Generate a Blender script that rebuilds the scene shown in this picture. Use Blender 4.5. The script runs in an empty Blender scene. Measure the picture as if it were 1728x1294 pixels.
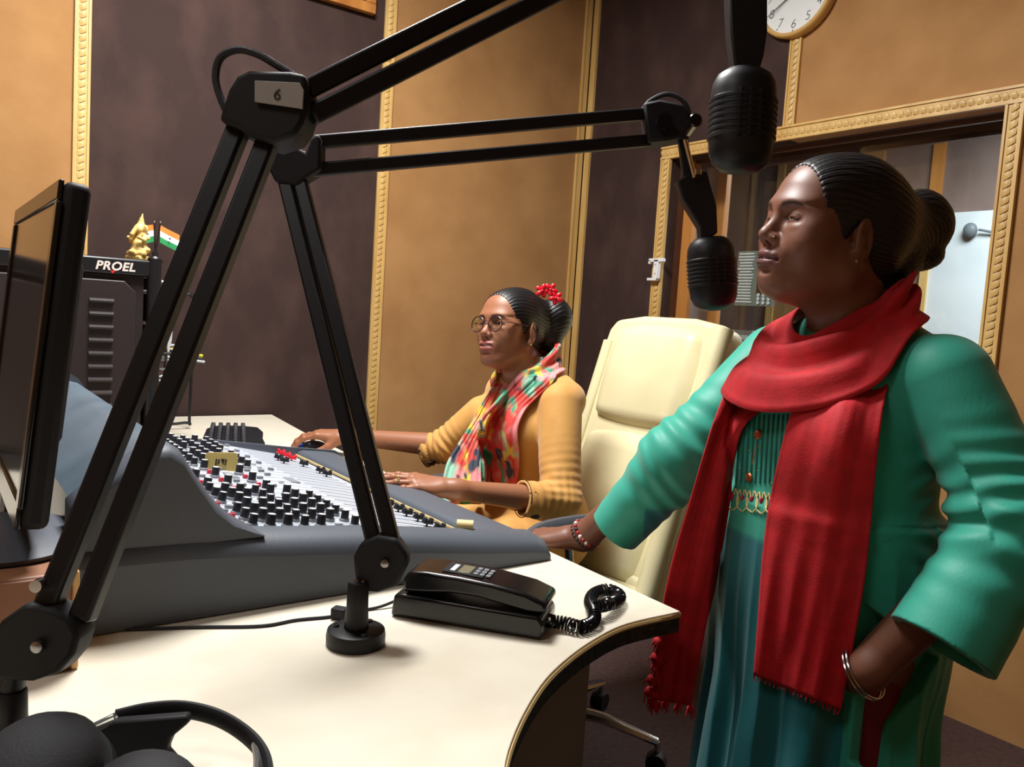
import bpy, bmesh, math, random
import numpy as np
from mathutils import Vector, Matrix, Euler
random.seed(7); rng = np.random.default_rng(7)
sc = bpy.context.scene
COL = sc.collection
PI = math.pi
# ------------------------------------------------------------------ camera
FPX = 1350.0
PITCH, ROLL, YAW = [math.radians(a) for a in (4.793, 3.669, 36.663)]
_f = np.array([math.sin(YAW)*math.cos(PITCH), math.cos(YAW)*math.cos(PITCH), -math.sin(PITCH)])
_x = np.array([math.cos(YAW), -math.sin(YAW), 0.0]); _u = np.cross(_x, _f)
CX = math.cos(ROLL)*_x + math.sin(ROLL)*_u
CU = -math.sin(ROLL)*_x + math.cos(ROLL)*_u
CF = _f
CAM = np.array([0, 0, 1.2])
cam = bpy.data.cameras.new('camera'); cam.sensor_width = 36.0; cam.lens = FPX*36.0/1728.0
cam.clip_start = 0.02
camo = bpy.data.objects.new('camera', cam); COL.objects.link(camo)
camo.matrix_world = Matrix(((CX[0], CU[0], -CF[0], 0), (CX[1], CU[1], -CF[1], 0), (CX[2], CU[2], -CF[2], 1.2), (0, 0, 0, 1)))
sc.camera = camo
def at(x, y, d):                       # a photo pixel at a depth (metres along the view axis) -> room coordinates
    return CAM + (CX*(x-864)/FPX - CU*(y-647)/FPX + CF)*d
def on(x, y, ax, v):                   # a photo pixel on the plane coordinate[ax] = v
    r = CX*(x-864)/FPX - CU*(y-647)/FPX + CF
    return CAM + r*(v-CAM[ax])/r[ax]
# ------------------------------------------------------------------ light
w = bpy.data.worlds.new('world'); sc.world = w; w.use_nodes = True
w.node_tree.nodes['Background'].inputs[0].default_value = (0.75, 0.85, 1.0, 1)
w.node_tree.nodes['Background'].inputs[1].default_value = 0.05
def area(name, loc, size, power, col, rot=(0, 0, 0), spread=180):
    l = bpy.data.lights.new(name, 'AREA'); l.shape = 'RECTANGLE'; l.size, l.size_y = size; l.energy = power; l.color = col
    l.spread = math.radians(spread)
    o = bpy.data.objects.new(name, l); COL.objects.link(o); o.location = loc; o.rotation_euler = rot; return o
KEY = area('ceiling_panel_lamp', (0.72, 1.8, 2.86), (0.6, 0.6), 78, (1.0, 0.99, 0.97))
FILL = area('ceiling_panel_lamp', (-0.75, 0.75, 2.86), (0.6, 0.6), 10, (1.0, 0.98, 0.95))
BACK = area('control_room_lamp', (4.2, 1.6, 2.6), (0.8, 0.8), 80, (0.93, 0.97, 1.0))
sc.view_settings.view_transform = 'Standard'; sc.view_settings.look = 'None'
sc.view_settings.gamma = 1; sc.view_settings.use_curve_mapping = False
sc.view_settings.exposure = 0.35
# ------------------------------------------------------------------ materials
def lin(c):
    c = np.array(c, float)/255
    return tuple(np.where(c <= .04045, c/12.92, ((c+.055)/1.055)**2.4))
MATS = {}
def mat(name, col, rough=.5, metal=0, bump=None, var=None, coat=0, sheen=0, spec=.5, attr=False, emit=0, trans=0, sss=0, stretch=(1, 1, 1)):
    m = bpy.data.materials.new(name); m.use_nodes = True; nt = m.node_tree; b = nt.nodes['Principled BSDF']
    L = nt.links.new
    c = lin(col)
    b.inputs['Base Color'].default_value = (*c, 1); b.inputs['Roughness'].default_value = rough; b.inputs['Metallic'].default_value = metal
    b.inputs['Coat Weight'].default_value = coat; b.inputs['Specular IOR Level'].default_value = spec
    b.inputs['Sheen Weight'].default_value = sheen; b.inputs['Transmission Weight'].default_value = trans
    if sss:
        b.inputs['Subsurface Weight'].default_value = sss; b.inputs['Subsurface Radius'].default_value = (.012, .005, .003)
    if emit:
        b.inputs['Emission Color'].default_value = (*c, 1); b.inputs['Emission Strength'].default_value = emit
    tc = nt.nodes.new('ShaderNodeTexCoord'); mp = nt.nodes.new('ShaderNodeMapping'); mp.inputs['Scale'].default_value = stretch
    L(tc.outputs['Object'], mp.inputs[0])
    src = None
    if attr:
        a = nt.nodes.new('ShaderNodeAttribute'); a.attribute_name = 'Col'; src = a.outputs[0]; L(src, b.inputs['Base Color'])
    if var:                             # (second colour, noise scale, detail, lo, hi)
        n = nt.nodes.new('ShaderNodeTexNoise'); n.inputs['Scale'].default_value = var[1]; n.inputs['Detail'].default_value = var[2]
        L(mp.outputs[0], n.inputs[0])
        r = nt.nodes.new('ShaderNodeMapRange'); r.inputs[1].default_value = var[3]; r.inputs[2].default_value = var[4]; L(n.outputs[0], r.inputs[0])
        mx = nt.nodes.new('ShaderNodeMix'); mx.data_type = 'RGBA'; L(r.outputs[0], mx.inputs[0])
        mx.inputs[6].default_value = (*c, 1); mx.inputs[7].default_value = (*lin(var[0]), 1)
        if src: L(src, mx.inputs[6])
        L(mx.outputs[2], b.inputs['Base Color'])
    if bump:                            # (scale, strength, distance)
        n2 = nt.nodes.new('ShaderNodeTexNoise'); n2.inputs['Scale'].default_value = bump[0]; n2.inputs['Detail'].default_value = 4
        L(mp.outputs[0], n2.inputs[0])
        bp = nt.nodes.new('ShaderNodeBump'); bp.inputs['Strength'].default_value = bump[1]; bp.inputs['Distance'].default_value = bump[2] if len(bump) > 2 else .002
        L(n2.outputs[0], bp.inputs['Height']); L(bp.outputs[0], b.inputs['Normal'])
    MATS[name] = m
    return m
M = MATS
mat('tan_panel', (178, 132, 80), .85, var=((162, 116, 66), 5, 6, .35, .7), bump=(220, .35, .002), sheen=.1)
mat('brown_panel', (58, 41, 38), .85, spec=.3, var=((78, 57, 51), 7, 10, .45, .8), bump=(160, .4, .002), stretch=(1, 1, .6))
mat('trim_wood', (220, 184, 116), .45, var=((198, 156, 88), 14, 5, .35, .7), stretch=(1, 1, .2))
mat('frame_wood', (196, 132, 66), .4, var=((160, 100, 44), 10, 5, .35, .7), stretch=(1, 1, .1))
mat('dark_wood', (92, 58, 44), .45, var=((70, 42, 32), 6, 5, .35, .7), stretch=(.3, .3, 1))
mat('reveal', (136, 118, 114), .8, var=((120, 102, 98), 9, 8, .42, .75))
mat('far_panel', (128, 108, 100), .8, var=((112, 92, 84), 5, 6, .4, .7))
mat('carpet', (78, 54, 50), .95, var=((60, 40, 38), 60, 4, .3, .7), bump=(300, .6, .004))
mat('ceiling', (150, 140, 128), .9, bump=(90, .2))
mat('white_wall', (226, 232, 234), .7, var=((205, 214, 218), 2, 3, .4, .7))
mat('desk_top', (226, 218, 200), .38, var=((220, 210, 190), 12, 5, .4, .7), spec=.4)
mat('desk_edge', (58, 60, 50), .6, var=((28, 34, 30), 90, 4, .4, .6))
mat('desk_lip', (205, 178, 120), .5)
mat('desk_side', (136, 130, 118), .6)
mat('black_metal', (17, 18, 23), .45, spec=.35)
mat('black_gloss', (14, 14, 17), .22, spec=.5)
mat('black_matt', (19, 19, 23), .62, spec=.3)
mat('rubber', (30, 31, 36), .7, bump=(400, .2))
mat('chrome', (205, 205, 205), .15, metal=1)
mat('steel', (150, 150, 150), .3, metal=1)
mat('console_pad', (78, 84, 94), .55, bump=(300, .25, .001))
mat('console_hood', (98, 112, 124), .35, var=((84, 98, 110), 8, 5, .4, .7))
mat('console_face', (182, 188, 198), .4)
mat('line_grey', (120, 126, 136), .5)
mat('knob_black', (30, 31, 38), .4)
mat('knob_grey', (132, 136, 142), .45)
mat('knob_white', (214, 216, 220), .4)
mat('button_red', (206, 40, 62), .35)
mat('fader_red', (222, 36, 48), .35)
mat('gold', (190, 170, 104), .4, metal=.35)
mat('ink', (26, 18, 12), .6)
mat('tape', (226, 204, 140), .5)
mat('wood_box', (158, 112, 84), .5, var=((136, 90, 64), 8, 5, .35, .7), stretch=(.2, 1, 1))
mat('wood_end', (222, 176, 116), .6, var=((196, 146, 88), 20, 4, .4, .7))
mat('rack_side', (40, 30, 30), .5, bump=(400, .15))
mat('rack_black', (20, 20, 23), .4)
mat('print_white', (226, 214, 206), .5)
mat('print_red', (216, 40, 36), .5)
mat('paper', (214, 220, 222), .7)
mat('cable_yellow', (206, 190, 50), .45)
mat('cable_grey', (170, 172, 176), .45)
mat('figurine', (226, 196, 120), .5, var=((188, 146, 76), 30, 4, .4, .7))
mat('saffron', (240, 140, 60), .7)
mat('flag_white', (240, 242, 240), .7)
mat('flag_green', (40, 150, 86), .7)
mat('navy', (30, 40, 110), .6)
mat('leather', (222, 213, 172), .42, var=((213, 202, 158), 5, 4, .4, .7), bump=(140, .25, .001))
mat('arm_rubber', (70, 74, 82), .5)
mat('piping', (196, 182, 120), .5)
mat('mouse_dark', (52, 58, 72), .3)
mat('mouse_blue', (40, 90, 200), .35)
mat('clock_rim', (214, 172, 102), .35)
mat('clock_face', (240, 244, 244), .35)
mat('white_plastic', (236, 238, 240), .4)
mat('label_grey', (150, 146, 142), .6)
mat('lcd', (120, 116, 92), .3)
mat('screen', (16, 13, 12), .12)
mat('clear_plastic', (235, 238, 236), .08, trans=.92)
mat('green_board', (120, 126, 112), .6)
mat('lamp_dark', (110, 118, 124), .5)
def glass():
    m = bpy.data.materials.new('glass'); m.use_nodes = True; nt = m.node_tree
    for n in list(nt.nodes): nt.nodes.remove(n)
    o = nt.nodes.new('ShaderNodeOutputMaterial'); t = nt.nodes.new('ShaderNodeBsdfTransparent'); g = nt.nodes.new('ShaderNodeBsdfGlossy')
    g.inputs['Roughness'].default_value = .02; t.inputs[0].default_value = (.93, .95, .95, 1)
    lw = nt.nodes.new('ShaderNodeLayerWeight'); p5_ = nt.nodes.new('ShaderNodeMath'); p5_.operation = 'POWER'; p5_.inputs[1].default_value = 4.0; nt.links.new(lw.outputs['Facing'], p5_.inputs[0])
    ma = nt.nodes.new('ShaderNodeMath'); ma.operation = 'MULTIPLY_ADD'; ma.inputs[1].default_value = .85; ma.inputs[2].default_value = .035; nt.links.new(p5_.outputs[0], ma.inputs[0])
    mx = nt.nodes.new('ShaderNodeMixShader'); nt.links.new(ma.outputs[0], mx.inputs[0]); nt.links.new(t.outputs[0], mx.inputs[1]); nt.links.new(g.outputs[0], mx.inputs[2])
    nt.links.new(mx.outputs[0], o.inputs[0]); MATS['glass'] = m
glass()
# ------------------------------------------------------------------ mesh helpers
def nrm(v):
    v = np.asarray(v, float); return v/(np.linalg.norm(v)+1e-12)
def frame(d, up=(0, 0, 1)):
    d = nrm(d); u = np.asarray(up, float)
    if abs(d@u) > .97: u = np.array([1., 0, 0])
    s = nrm(np.cross(u, d)); return s, np.cross(d, s), d
def spline(pts, n=8, closed=False):
    P = np.asarray(pts, float); out = []; k = len(P); rngk = k if closed else k-1
    for i in range(rngk):
        p0 = P[(i-1) % k] if (closed or i > 0) else 2*P[0]-P[1]
        p1 = P[i]; p2 = P[(i+1) % k]
        p3 = P[(i+2) % k] if (closed or i+2 < k) else 2*P[-1]-P[-2]
        for t in np.linspace(0, 1, n, endpoint=False):
            out.append(.5*((2*p1)+(-p0+p2)*t+(2*p0-5*p1+4*p2-p3)*t*t+(-p0+3*p1-3*p2+p3)*t**3))
    if not closed: out.append(P[-1])
    return np.array(out)
class MB:
    def __init__(s): s.v = []; s.f = []; s.m = []; s.n = 0
    def add(s, V, F, m=0):
        V = np.asarray(V, float).reshape(-1, 3); s.v.append(V); s.f += [tuple(int(i)+s.n for i in f) for f in F]; s.m += [m]*len(F); s.n += len(V); return s
    def box(s, c, size, R=None, m=0, top=1.0):
        x, y, z = np.asarray(size, float)/2
        V = np.array([[-x, -y, -z], [x, -y, -z], [x, y, -z], [-x, y, -z], [-x*top, -y*top, z], [x*top, -y*top, z], [x*top, y*top, z], [-x*top, y*top, z]])
        if R is not None: V = V@np.asarray(R).T
        return s.add(V+np.asarray(c), [(0, 3, 2, 1), (4, 5, 6, 7), (0, 1, 5, 4), (1, 2, 6, 5), (2, 3, 7, 6), (3, 0, 4, 7)], m)
    def lathe(s, prof, o=(0, 0, 0), d=(0, 0, 1), n=24, m=0, caps=True, ell=1.0, up=(0, 0, 1)):
        a, b, d = frame(d, up); o = np.asarray(o, float); V = []; F = []
        th = np.linspace(0, 2*PI, n, endpoint=False)
        for r, z in prof:
            for t in th: V.append(o+d*z+a*r*math.cos(t)+b*r*ell*math.sin(t))
        k = len(prof)
        for i in range(k-1):
            for j in range(n): F.append((i*n+j, i*n+(j+1) % n, (i+1)*n+(j+1) % n, (i+1)*n+j))
        if caps: F.append(tuple(range(n-1, -1, -1))); F.append(tuple((k-1)*n+j for j in range(n)))
        return s.add(V, F, m)
    def cyl(s, a, b, r1, r2=None, n=16, m=0):
        a = np.asarray(a, float); b = np.asarray(b, float); h = np.linalg.norm(b-a)
        return s.lathe([(r1, 0), (r1 if r2 is None else r2, h)], a, b-a, n, m)
    def tube(s, pts, r, n=8, closed=False, m=0, ell=1.0, up=(0, 0, 1)):
        P = np.asarray(pts, float); k = len(P); R = np.broadcast_to(np.asarray(r, float), (k,)); V = []; F = []
        T = np.gradient(P, axis=0) if not closed else np.roll(P, -1, 0)-np.roll(P, 1, 0)
        a, b, _ = frame(T[0], up)
        for i in range(k):
            t = nrm(T[i]); a = nrm(a-t*(a@t)); b = np.cross(t, a)
            for j in range(n):
                q = 2*PI*j/n; V.append(P[i]+R[i]*(a*math.cos(q)+b*ell*math.sin(q)))
        for i in range(k if closed else k-1):
            i2 = (i+1) % k
            for j in range(n): F.append((i*n+j, i*n+(j+1) % n, i2*n+(j+1) % n, i2*n+j))
        if not closed: F.append(tuple(range(n-1, -1, -1))); F.append(tuple((k-1)*n+j for j in range(n)))
        return s.add(V, F, m)
    def prism(s, poly, o, a, b, depth, m=0):       # polygon in plane (a, b) pushed along a x b
        o = np.asarray(o, float); a = np.asarray(a, float); b = np.asarray(b, float); d = np.cross(a, b)*depth
        P = [o+a*x+b*y for x, y in poly]; k = len(P)
        F = [tuple(range(k-1, -1, -1)), tuple(range(k, 2*k))]+[(i, (i+1) % k, k+(i+1) % k, k+i) for i in range(k)]
        return s.add(P+[p+d for p in P], F, m)
    def grid(s, G, m=0, cu=False, cv=False):
        G = np.asarray(G, float); a, b = G.shape[:2]; F = []
        for i in range(a if cu else a-1):
            for j in range(b if cv else b-1):
                i2, j2 = (i+1) % a, (j+1) % b; F.append((i*b+j, i2*b+j, i2*b+j2, i*b+j2))
        return s.add(G.reshape(-1, 3), F, m)
    def ball(s, c, r, n=12, m=0, R=None):
        r = np.broadcast_to(np.asarray(r, float), (3,)); V = []; F = []; k = n//2+1
        for i in range(1, k):
            ph = PI*i/k
            for j in range(n):
                q = 2*PI*j/n; V.append([math.sin(ph)*math.cos(q)*r[0], math.sin(ph)*math.sin(q)*r[1], math.cos(ph)*r[2]])
        V += [[0, 0, r[2]], [0, 0, -r[2]]]; V = np.array(V); t = (k-1)*n
        for i in range(k-2):
            for j in range(n): F.append((i*n+j, (i+1)*n+j, (i+1)*n+(j+1) % n, i*n+(j+1) % n))
        for j in range(n): F.append((t, j, (j+1) % n)); F.append((t+1, (k-2)*n+(j+1) % n, (k-2)*n+j))
        if R is not None: V = V@np.asarray(R).T
        return s.add(V+np.asarray(c), F, m)
    def build(s, name, mats, parent=None, bevel=0, seg=2, smooth=True, ang=38, sub=0, solid=0, off=0, loc=None):
        me = bpy.data.meshes.new(name); V = np.concatenate(s.v) if s.v else np.zeros((0, 3))
        if loc is None and parent is not None: loc = getp(parent)
        if loc is not None: V = V-np.asarray(loc)
        me.from_pydata(V.tolist(), [], s.f)
        if not isinstance(mats, (list, tuple)): mats = [mats]
        for q in mats: me.materials.append(M[q] if isinstance(q, str) else q)
        me.polygons.foreach_set('material_index', s.m); me.validate(); me.update()
        if smooth:
            me.polygons.foreach_set('use_smooth', [True]*len(me.polygons))
            try: me.set_sharp_from_angle(angle=math.radians(ang))
            except Exception: pass
        o = bpy.data.objects.new(name, me); COL.objects.link(o)
        if parent is not None: o.parent = parent
        elif loc is not None: o.location = loc
        if parent is not None: pass
        if solid:
            q = o.modifiers.new('solid', 'SOLIDIFY'); q.thickness = solid; q.offset = off
        if sub:
            q = o.modifiers.new('sub', 'SUBSURF'); q.levels = q.render_levels = sub
        if bevel:
            q = o.modifiers.new('bevel', 'BEVEL'); q.width = bevel; q.segments = seg; q.limit_method = 'ANGLE'; q.angle_limit = math.radians(35)
        return o
def getp(o):                            # world place of a thing (only translations are used on parents)
    p = np.zeros(3)
    while o is not None: p = p+np.array(o.location); o = o.parent
    return p
def tag(o, label=None, cat=None, group=None, kind=None):
    for k, v in (('label', label), ('category', cat), ('group', group), ('kind', kind)):
        if v: o[k] = v
    return o
def thing(name, loc, label, cat, group=None):
    o = bpy.data.objects.new(name, None); o.empty_display_size = .05; COL.objects.link(o); o.location = tuple(float(q) for q in loc)
    return tag(o, label, cat, group)
def struct(o): o['kind'] = 'structure'; return o
def text(name, body, mats, parent, o, a, b, size, depth=.0006, shear=0, bold=0, align='CENTER', space=1.0):
    c = bpy.data.curves.new('t', 'FONT'); c.body = body; c.size = size; c.extrude = depth; c.shear = shear; c.offset = bold; c.align_x = align; c.align_y = 'CENTER'; c.space_character = space
    t = bpy.data.objects.new('t', c); COL.objects.link(t); dg = bpy.context.evaluated_depsgraph_get(); dg.update()
    me = bpy.data.meshes.new_from_object(t.evaluated_get(dg)); bpy.data.objects.remove(t); bpy.data.curves.remove(c)
    a = nrm(a); b = nrm(b); R = np.stack([a, b, np.cross(a, b)], 1); p = getp(parent) if parent is not None else np.zeros(3)
    V = np.array([v.co for v in me.vertices])@R.T+np.asarray(o)-p
    me.vertices.foreach_set('co', V.ravel()); me.name = name; me.materials.clear(); me.materials.append(M[mats]); me.update()
    ob = bpy.data.objects.new(name, me); COL.objects.link(ob); ob.parent = parent; return ob
# ================================================================== room shell
XL, YB, YW, XW, ZC = -1.9, -1.7, 3.12, 2.68, 2.9
struct(MB().box(((XL+XW)/2, (YB+YW)/2, -.05), (XW-XL+.4, YW-YB+.4, .1)).build('floor', 'carpet'))
struct(MB().box(((XL+XW)/2, (YB+YW)/2, ZC+.05), (XW-XL+.4, YW-YB+.4, .1)).build('ceiling', 'ceiling'))
def strip(mb, p0, p1, nrmv, wdt=.05, th=.013, pitch=.025, m=0, relief=True):   # carved moulding: flat strip, two raised edges and a row of slanted scroll lumps
    p0 = np.asarray(p0, float); p1 = np.asarray(p1, float); n = nrm(nrmv); d = nrm(p1-p0); s = np.cross(d, n); L = np.linalg.norm(p1-p0)
    R = np.stack([s, d, n], 1); c = (p0+p1)/2
    mb.box(c+n*th*.35, (wdt-.006, L-.004, th*.7), R, m)
    for q in (-1, 1): mb.box(c+s*q*(wdt/2-.004)+n*th*.5, (.008, L, th), R, m)
    if relief:
        k = max(1, int(L/pitch))
        for i in range(k):
            o = p0+d*(i+.5)*L/k+n*th*.7
            V = []
            for u, v, h in ((-.30, -.62, 0), (-.05, -.5, .25), (.30, -.15, .22), (.30, .62, 0), (.05, .5, .25), (-.30, .15, .22), (-.13, 0, .4), (.13, 0, .4)):
                V.append(o+s*u*wdt*.75+d*v*pitch+n*h*th)
            mb.add(V, [(0, 1, 6), (0, 6, 5), (1, 2, 7), (1, 7, 6), (2, 3, 7), (7, 3, 4), (7, 4, 6), (6, 4, 5)], m)
    return mb
def panel_wall(name, boxes):
    w_ = None
    for c, s, m in boxes:
        b = MB().box(c, s)
        if w_ is None: w_ = struct(b.build(name, m))
        else: b.build('panel', m, w_, bevel=.004)
    return w_
T = .1
# left wall (y = YW): panels between x -0.69, .437, 1.57, 2.68
xs = [XL, -.69, .437, 1.57, XW]
cols = ['brown_panel', 'tan_panel', 'brown_panel', 'tan_panel']
panel_wall('wall_left', [(((XL+XW+T)/2, YW+.06, ZC/2), (XW-XL+.3, .1, ZC), 'dark_wood')] +
           [(((xs[i]+xs[i+1])/2, YW+.005, ZC/2), (xs[i+1]-xs[i]-.012, .012, ZC), cols[i]) for i in range(4)])
k = 1
for x in xs[1:4]:
    struct(strip(MB(), (x, YW, .02), (x, YW, ZC), (0, -1, 0)).build('trim_%d' % k, 'trim_wood')); k += 1
struct(strip(MB(), (XW-.03, YW, .02), (XW-.03, YW, ZC), (0, -1, 0), relief=False).build('trim_%d' % k, 'trim_wood')); k += 1
struct(strip(MB(), (XW, YW-.03, .02), (XW, YW-.03, ZC), (-1, 0, 0), relief=False).build('trim_%d' % k, 'trim_wood')); k += 1
# right wall (x = XW) with the control room window: y WY0..WY1, z WZ0..WZ1
WY0, WY1, WZ0, WZ1 = 1.15, 2.52, .92, 1.94
ys = [YB, -.45, .74, 1.925, YW]
rcol = ['brown_panel', 'tan_panel', 'tan_panel', 'brown_panel']
bx = [((XW+.11, (YB+WY0)/2, ZC/2), (.1, WY0-YB, ZC), 'dark_wood')]
wr = panel_wall('wall_right', bx)
for c, s in (((XW+.11, (WY1+YW)/2, ZC/2), (.1, YW-WY1, ZC)), ((XW+.11, (WY0+WY1)/2, (WZ1+ZC)/2), (.1, WY1-WY0, ZC-WZ1)), ((XW+.11, (WY0+WY1)/2, WZ0/2), (.1, WY1-WY0, WZ0))):
    MB().box(c, s).build('wall_core', 'dark_wood', wr)
def rp(y0, y1, z0, z1, m): MB().box((XW+.03, (y0+y1)/2, (z0+z1)/2), (.06, y1-y0-.006, z1-z0), ).build('panel', m, wr, bevel=.003)
rp(YB, -.45, 0, ZC, 'brown_panel')
def wall_piece(poly, m): MB().prism(poly, (XW, 0, 0), (0, 1, 0), (0, 0, 1), .06).build('panel', m, wr, smooth=False)
wall_piece([(-.447, 0), (1.922, 0), (1.922, WZ0), (WY0, WZ0), (WY0, WZ1), (1.922, WZ1), (1.922, ZC), (-.447, ZC)], 'tan_panel')
wall_piece([(1.928, 0), (YW, 0), (YW, ZC), (1.928, ZC), (1.928, WZ1), (WY1, WZ1), (WY1, WZ0), (1.928, WZ0)], 'brown_panel')
for y, z0, z1 in ((1.925, WZ1+.05, ZC), (1.925, 0, WZ0-.05), (-.45, 0, ZC)):
    struct(strip(MB(), (XW, y, z0), (XW, y, z1), (-1, 0, 0)).build('trim_%d' % k, 'trim_wood')); k += 1
# window_1: carved frame, deep reveal, two wooden sashes with panes
win = struct(thing('window_1', (XW, (WY0+WY1)/2, WZ0), None, None))
f = MB(); e = .026
strip(f, (XW, WY0-e-.03, WZ1+e), (XW, WY1+e+.03, WZ1+e), (-1, 0, 0), .054, .017)
strip(f, (XW, WY0-e-.03, WZ0-e), (XW, WY1+e+.03, WZ0-e), (-1, 0, 0), .054, .017)
strip(f, (XW, WY1+e, WZ0), (XW, WY1+e, WZ1), (-1, 0, 0), .054, .017)
strip(f, (XW, WY0-e, WZ0), (XW, WY0-e, WZ1), (-1, 0, 0), .054, .017)
f.build('carved_frame', 'trim_wood', win)
D2 = .40; SY0 = 1.0; SZ1 = 1.99          # the sashes run on behind the carved frame at the near side and the head
r = MB()
r.box((XW+D2/2+.06, WY1+.01, (WZ0+SZ1)/2), (D2-.1, .03, SZ1-WZ0)); r.box((XW+D2/2+.09, SY0-.01, (WZ0+SZ1)/2), (D2-.16, .03, SZ1-WZ0))
r.box((XW+D2/2+.06, (SY0+WY1)/2, WZ0-.01), (D2-.1, WY1-SY0+.06, .03))
r.build('reveal', 'reveal', win)
MB().box((XW+D2/2+.09, (SY0+WY1)/2, SZ1+.01), (D2-.16, WY1-SY0+.06, .03)).build('reveal_head', 'dark_wood', win)  # top of the reveal lies in shade; that shade is put into the dark wood
def sash(x, wd, th, m):
    y0, y1, z0, z1 = SY0, WY1, WZ0, SZ1
    b = MB()
    for y in (y0+wd/2, y1-wd/2):
        b.box((x, y, (z0+z1)/2), (th, wd, z1-z0)); b.box((x-th*.3, y+(wd*.62 if y < 1.8 else -wd*.62), (z0+z1)/2), (th*.5, wd*.35, z1-z0-.02))
    b.box((x, (y0+y1)/2, z0+wd/2), (th*.98, y1-y0-2*wd, wd)); b.box((x-th*.3, (y0+y1)/2, z0+wd*1.12), (th*.5, y1-y0-2*wd, wd*.35))
    o = b.build('sash', m, win, bevel=.003)
    h = MB(); h.box((x, (y0+y1)/2, z1-wd*.5), (th, y1-y0-2*wd-.002, wd)); h.box((x-th*.3, (y0+y1)/2, z1-wd*1.12), (th*.5, y1-y0-2*wd-.002, wd*.35)); h.build('sash_head', 'dark_wood', o, bevel=.003)  # top rail darker than the stiles: shade under the head put into its colour
    MB().box((x, (y0+y1)/2, (z0+z1)/2), (.005, y1-y0-wd, z1-z0-wd)).build('pane', 'glass', o)
sash(XW+.12, .05, .04, 'frame_wood')
sash(XW+.335, .045, .045, 'frame_wood')
# walls the camera has behind it
struct(MB().box((XL-.05, (YB+YW)/2, ZC/2), (.1, YW-YB+.2, ZC)).build('wall_back', 'tan_panel'))
struct(MB().box(((XL+XW)/2, YB-.05, ZC/2), (XW-XL+.2, .1, ZC)).build('wall_front', 'tan_panel'))
struct(MB().box(((XL+XW)/2, YW-.012, .06), (XW-XL, .02, .12)).build('baseboard_left', 'dark_wood'))
# the control room beyond the glass
struct(MB().box((4.2, 2.2, -.05), (2.4, 4.4, .1)).build('floor', 'carpet'))
struct(MB().box((4.2, 2.2, ZC+.05), (2.4, 4.4, .1)).build('ceiling', 'ceiling'))
w2 = struct(MB().box((5.3, 2.2, ZC/2), (.1, 4.4, ZC)).build('wall_far', 'far_panel'))
struct(MB().box((4.2, 4.35, ZC/2), (2.2, .1, ZC)).build('wall_side', 'brown_panel'))
struct(MB().box((4.2, .1, ZC/2), (2.2, .1, ZC)).build('wall_near', 'tan_panel'))
# things of the control room
def facex(x, px, py): return on(px, py, 0, x)
xf = 5.24
a0 = facex(xf, 1567, 362); a1 = facex(xf, 1760, 362)
struct(MB().box((xf, (a0[1]+a1[1])/2-.1, 1.0), (.03, a0[1]-a1[1]+.2, 2*(a0[2]-1.0))).build('trim_20', 'white_wall'))
for px in (1582,):
    p = facex(xf, px, 300); struct(MB().box((xf-.005, p[1], (a0[2]+ZC)/2), (.03, .07, ZC-a0[2])).build('trim_21', 'frame_wood'))
p = facex(xf, 1566, 500); struct(MB().box((xf-.01, p[1]+.03, 1.0), (.04, .05, 2*(a0[2]-1.0))).build('trim_22', 'trim_wood'))
p0 = facex(xf, 1312, 400); p1 = facex(xf, 1480, 400)
struct(MB().box((xf, (p0[1]+p1[1])/2, ZC/2), (.02, p0[1]-p1[1], ZC)).build('trim_23', 'tan_panel'))
struct(MB().box((xf-.01, p0[1], ZC/2), (.03, .06, ZC)).build('trim_24', 'trim_wood'))
p = facex(xf-.05, 1637, 388)
t = thing('wall_lamp', p, 'grey round wall fitting with a cable on the white wall beyond the glass', 'wall lamp')
b = MB().ball(p, (.03, .042, .045), 16); b.cyl(p, p+[.06, 0, 0], .03); b.build('lamp_body', 'lamp_dark', t)
MB().tube(spline([p+[0, -.05, 0], p+[.02, -.2, -.03], p+[.03, -.5, -.06]], 6), .008).build('cable', 'lamp_dark', t)
# chart fixed to the inner glass
q0 = facex(XW+.30, 1245, 424); q1 = facex(XW+.30, 1304, 517); yc = (q0[1]+q1[1])/2; zc = (q0[2]+q1[2])/2; W_ = q0[1]-q1[1]; H_ = q0[2]-q1[2]
t = thing('wall_chart', (XW+.305, yc, zc), 'clear sheet with printed lines and stars hung on the control room glass', 'chart')
MB().box((XW+.308, yc, zc), (.004, W_, H_)).build('sheet', 'green_board', t)
MB().box((XW+.304, yc-W_*.2, zc+H_*.1), (.004, W_*.3, H_*.75)).build('dark_column', 'dark_wood', t)
for i in range(17): MB().box((XW+.304, yc+W_*.26, zc+H_*(.45-.055*i)), (.004, W_*.42*(.7+.3*rng.random()), H_*.028)).build('text_line', 'paper', t)
for i in range(4):
    s_ = MB(); o = np.array([XW+.301, yc-W_*.18, zc+H_*(.36-.11*i)])
    s_.prism([(math.sin(PI*j/5)*(.012 if j % 2 == 0 else .005), math.cos(PI*j/5)*(.012 if j % 2 == 0 else .005)) for j in range(10)], o, (0, 1, 0), (0, 0, 1), -.003)
    s_.build('star', 'gold', t)
for i in range(3):
    for j in range(3): MB().lathe([(.008, 0), (.008, .003)], (XW+.302, yc-W_*(.12+.13*i), zc-H_*(.3+.07*j)), (-1, 0, 0), 10).build('dot', 'paper', t)
q0 = facex(XW+.30, 1236, 556); q1 = facex(XW+.30, 1268, 582)
t = thing('clear_box', (XW+.31, (q0[1]+q1[1])/2, q1[2]), 'small clear plastic holder on the control room glass under the chart', 'holder')
yc, zc = (q0[1]+q1[1])/2, (q0[2]+q1[2])/2
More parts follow.
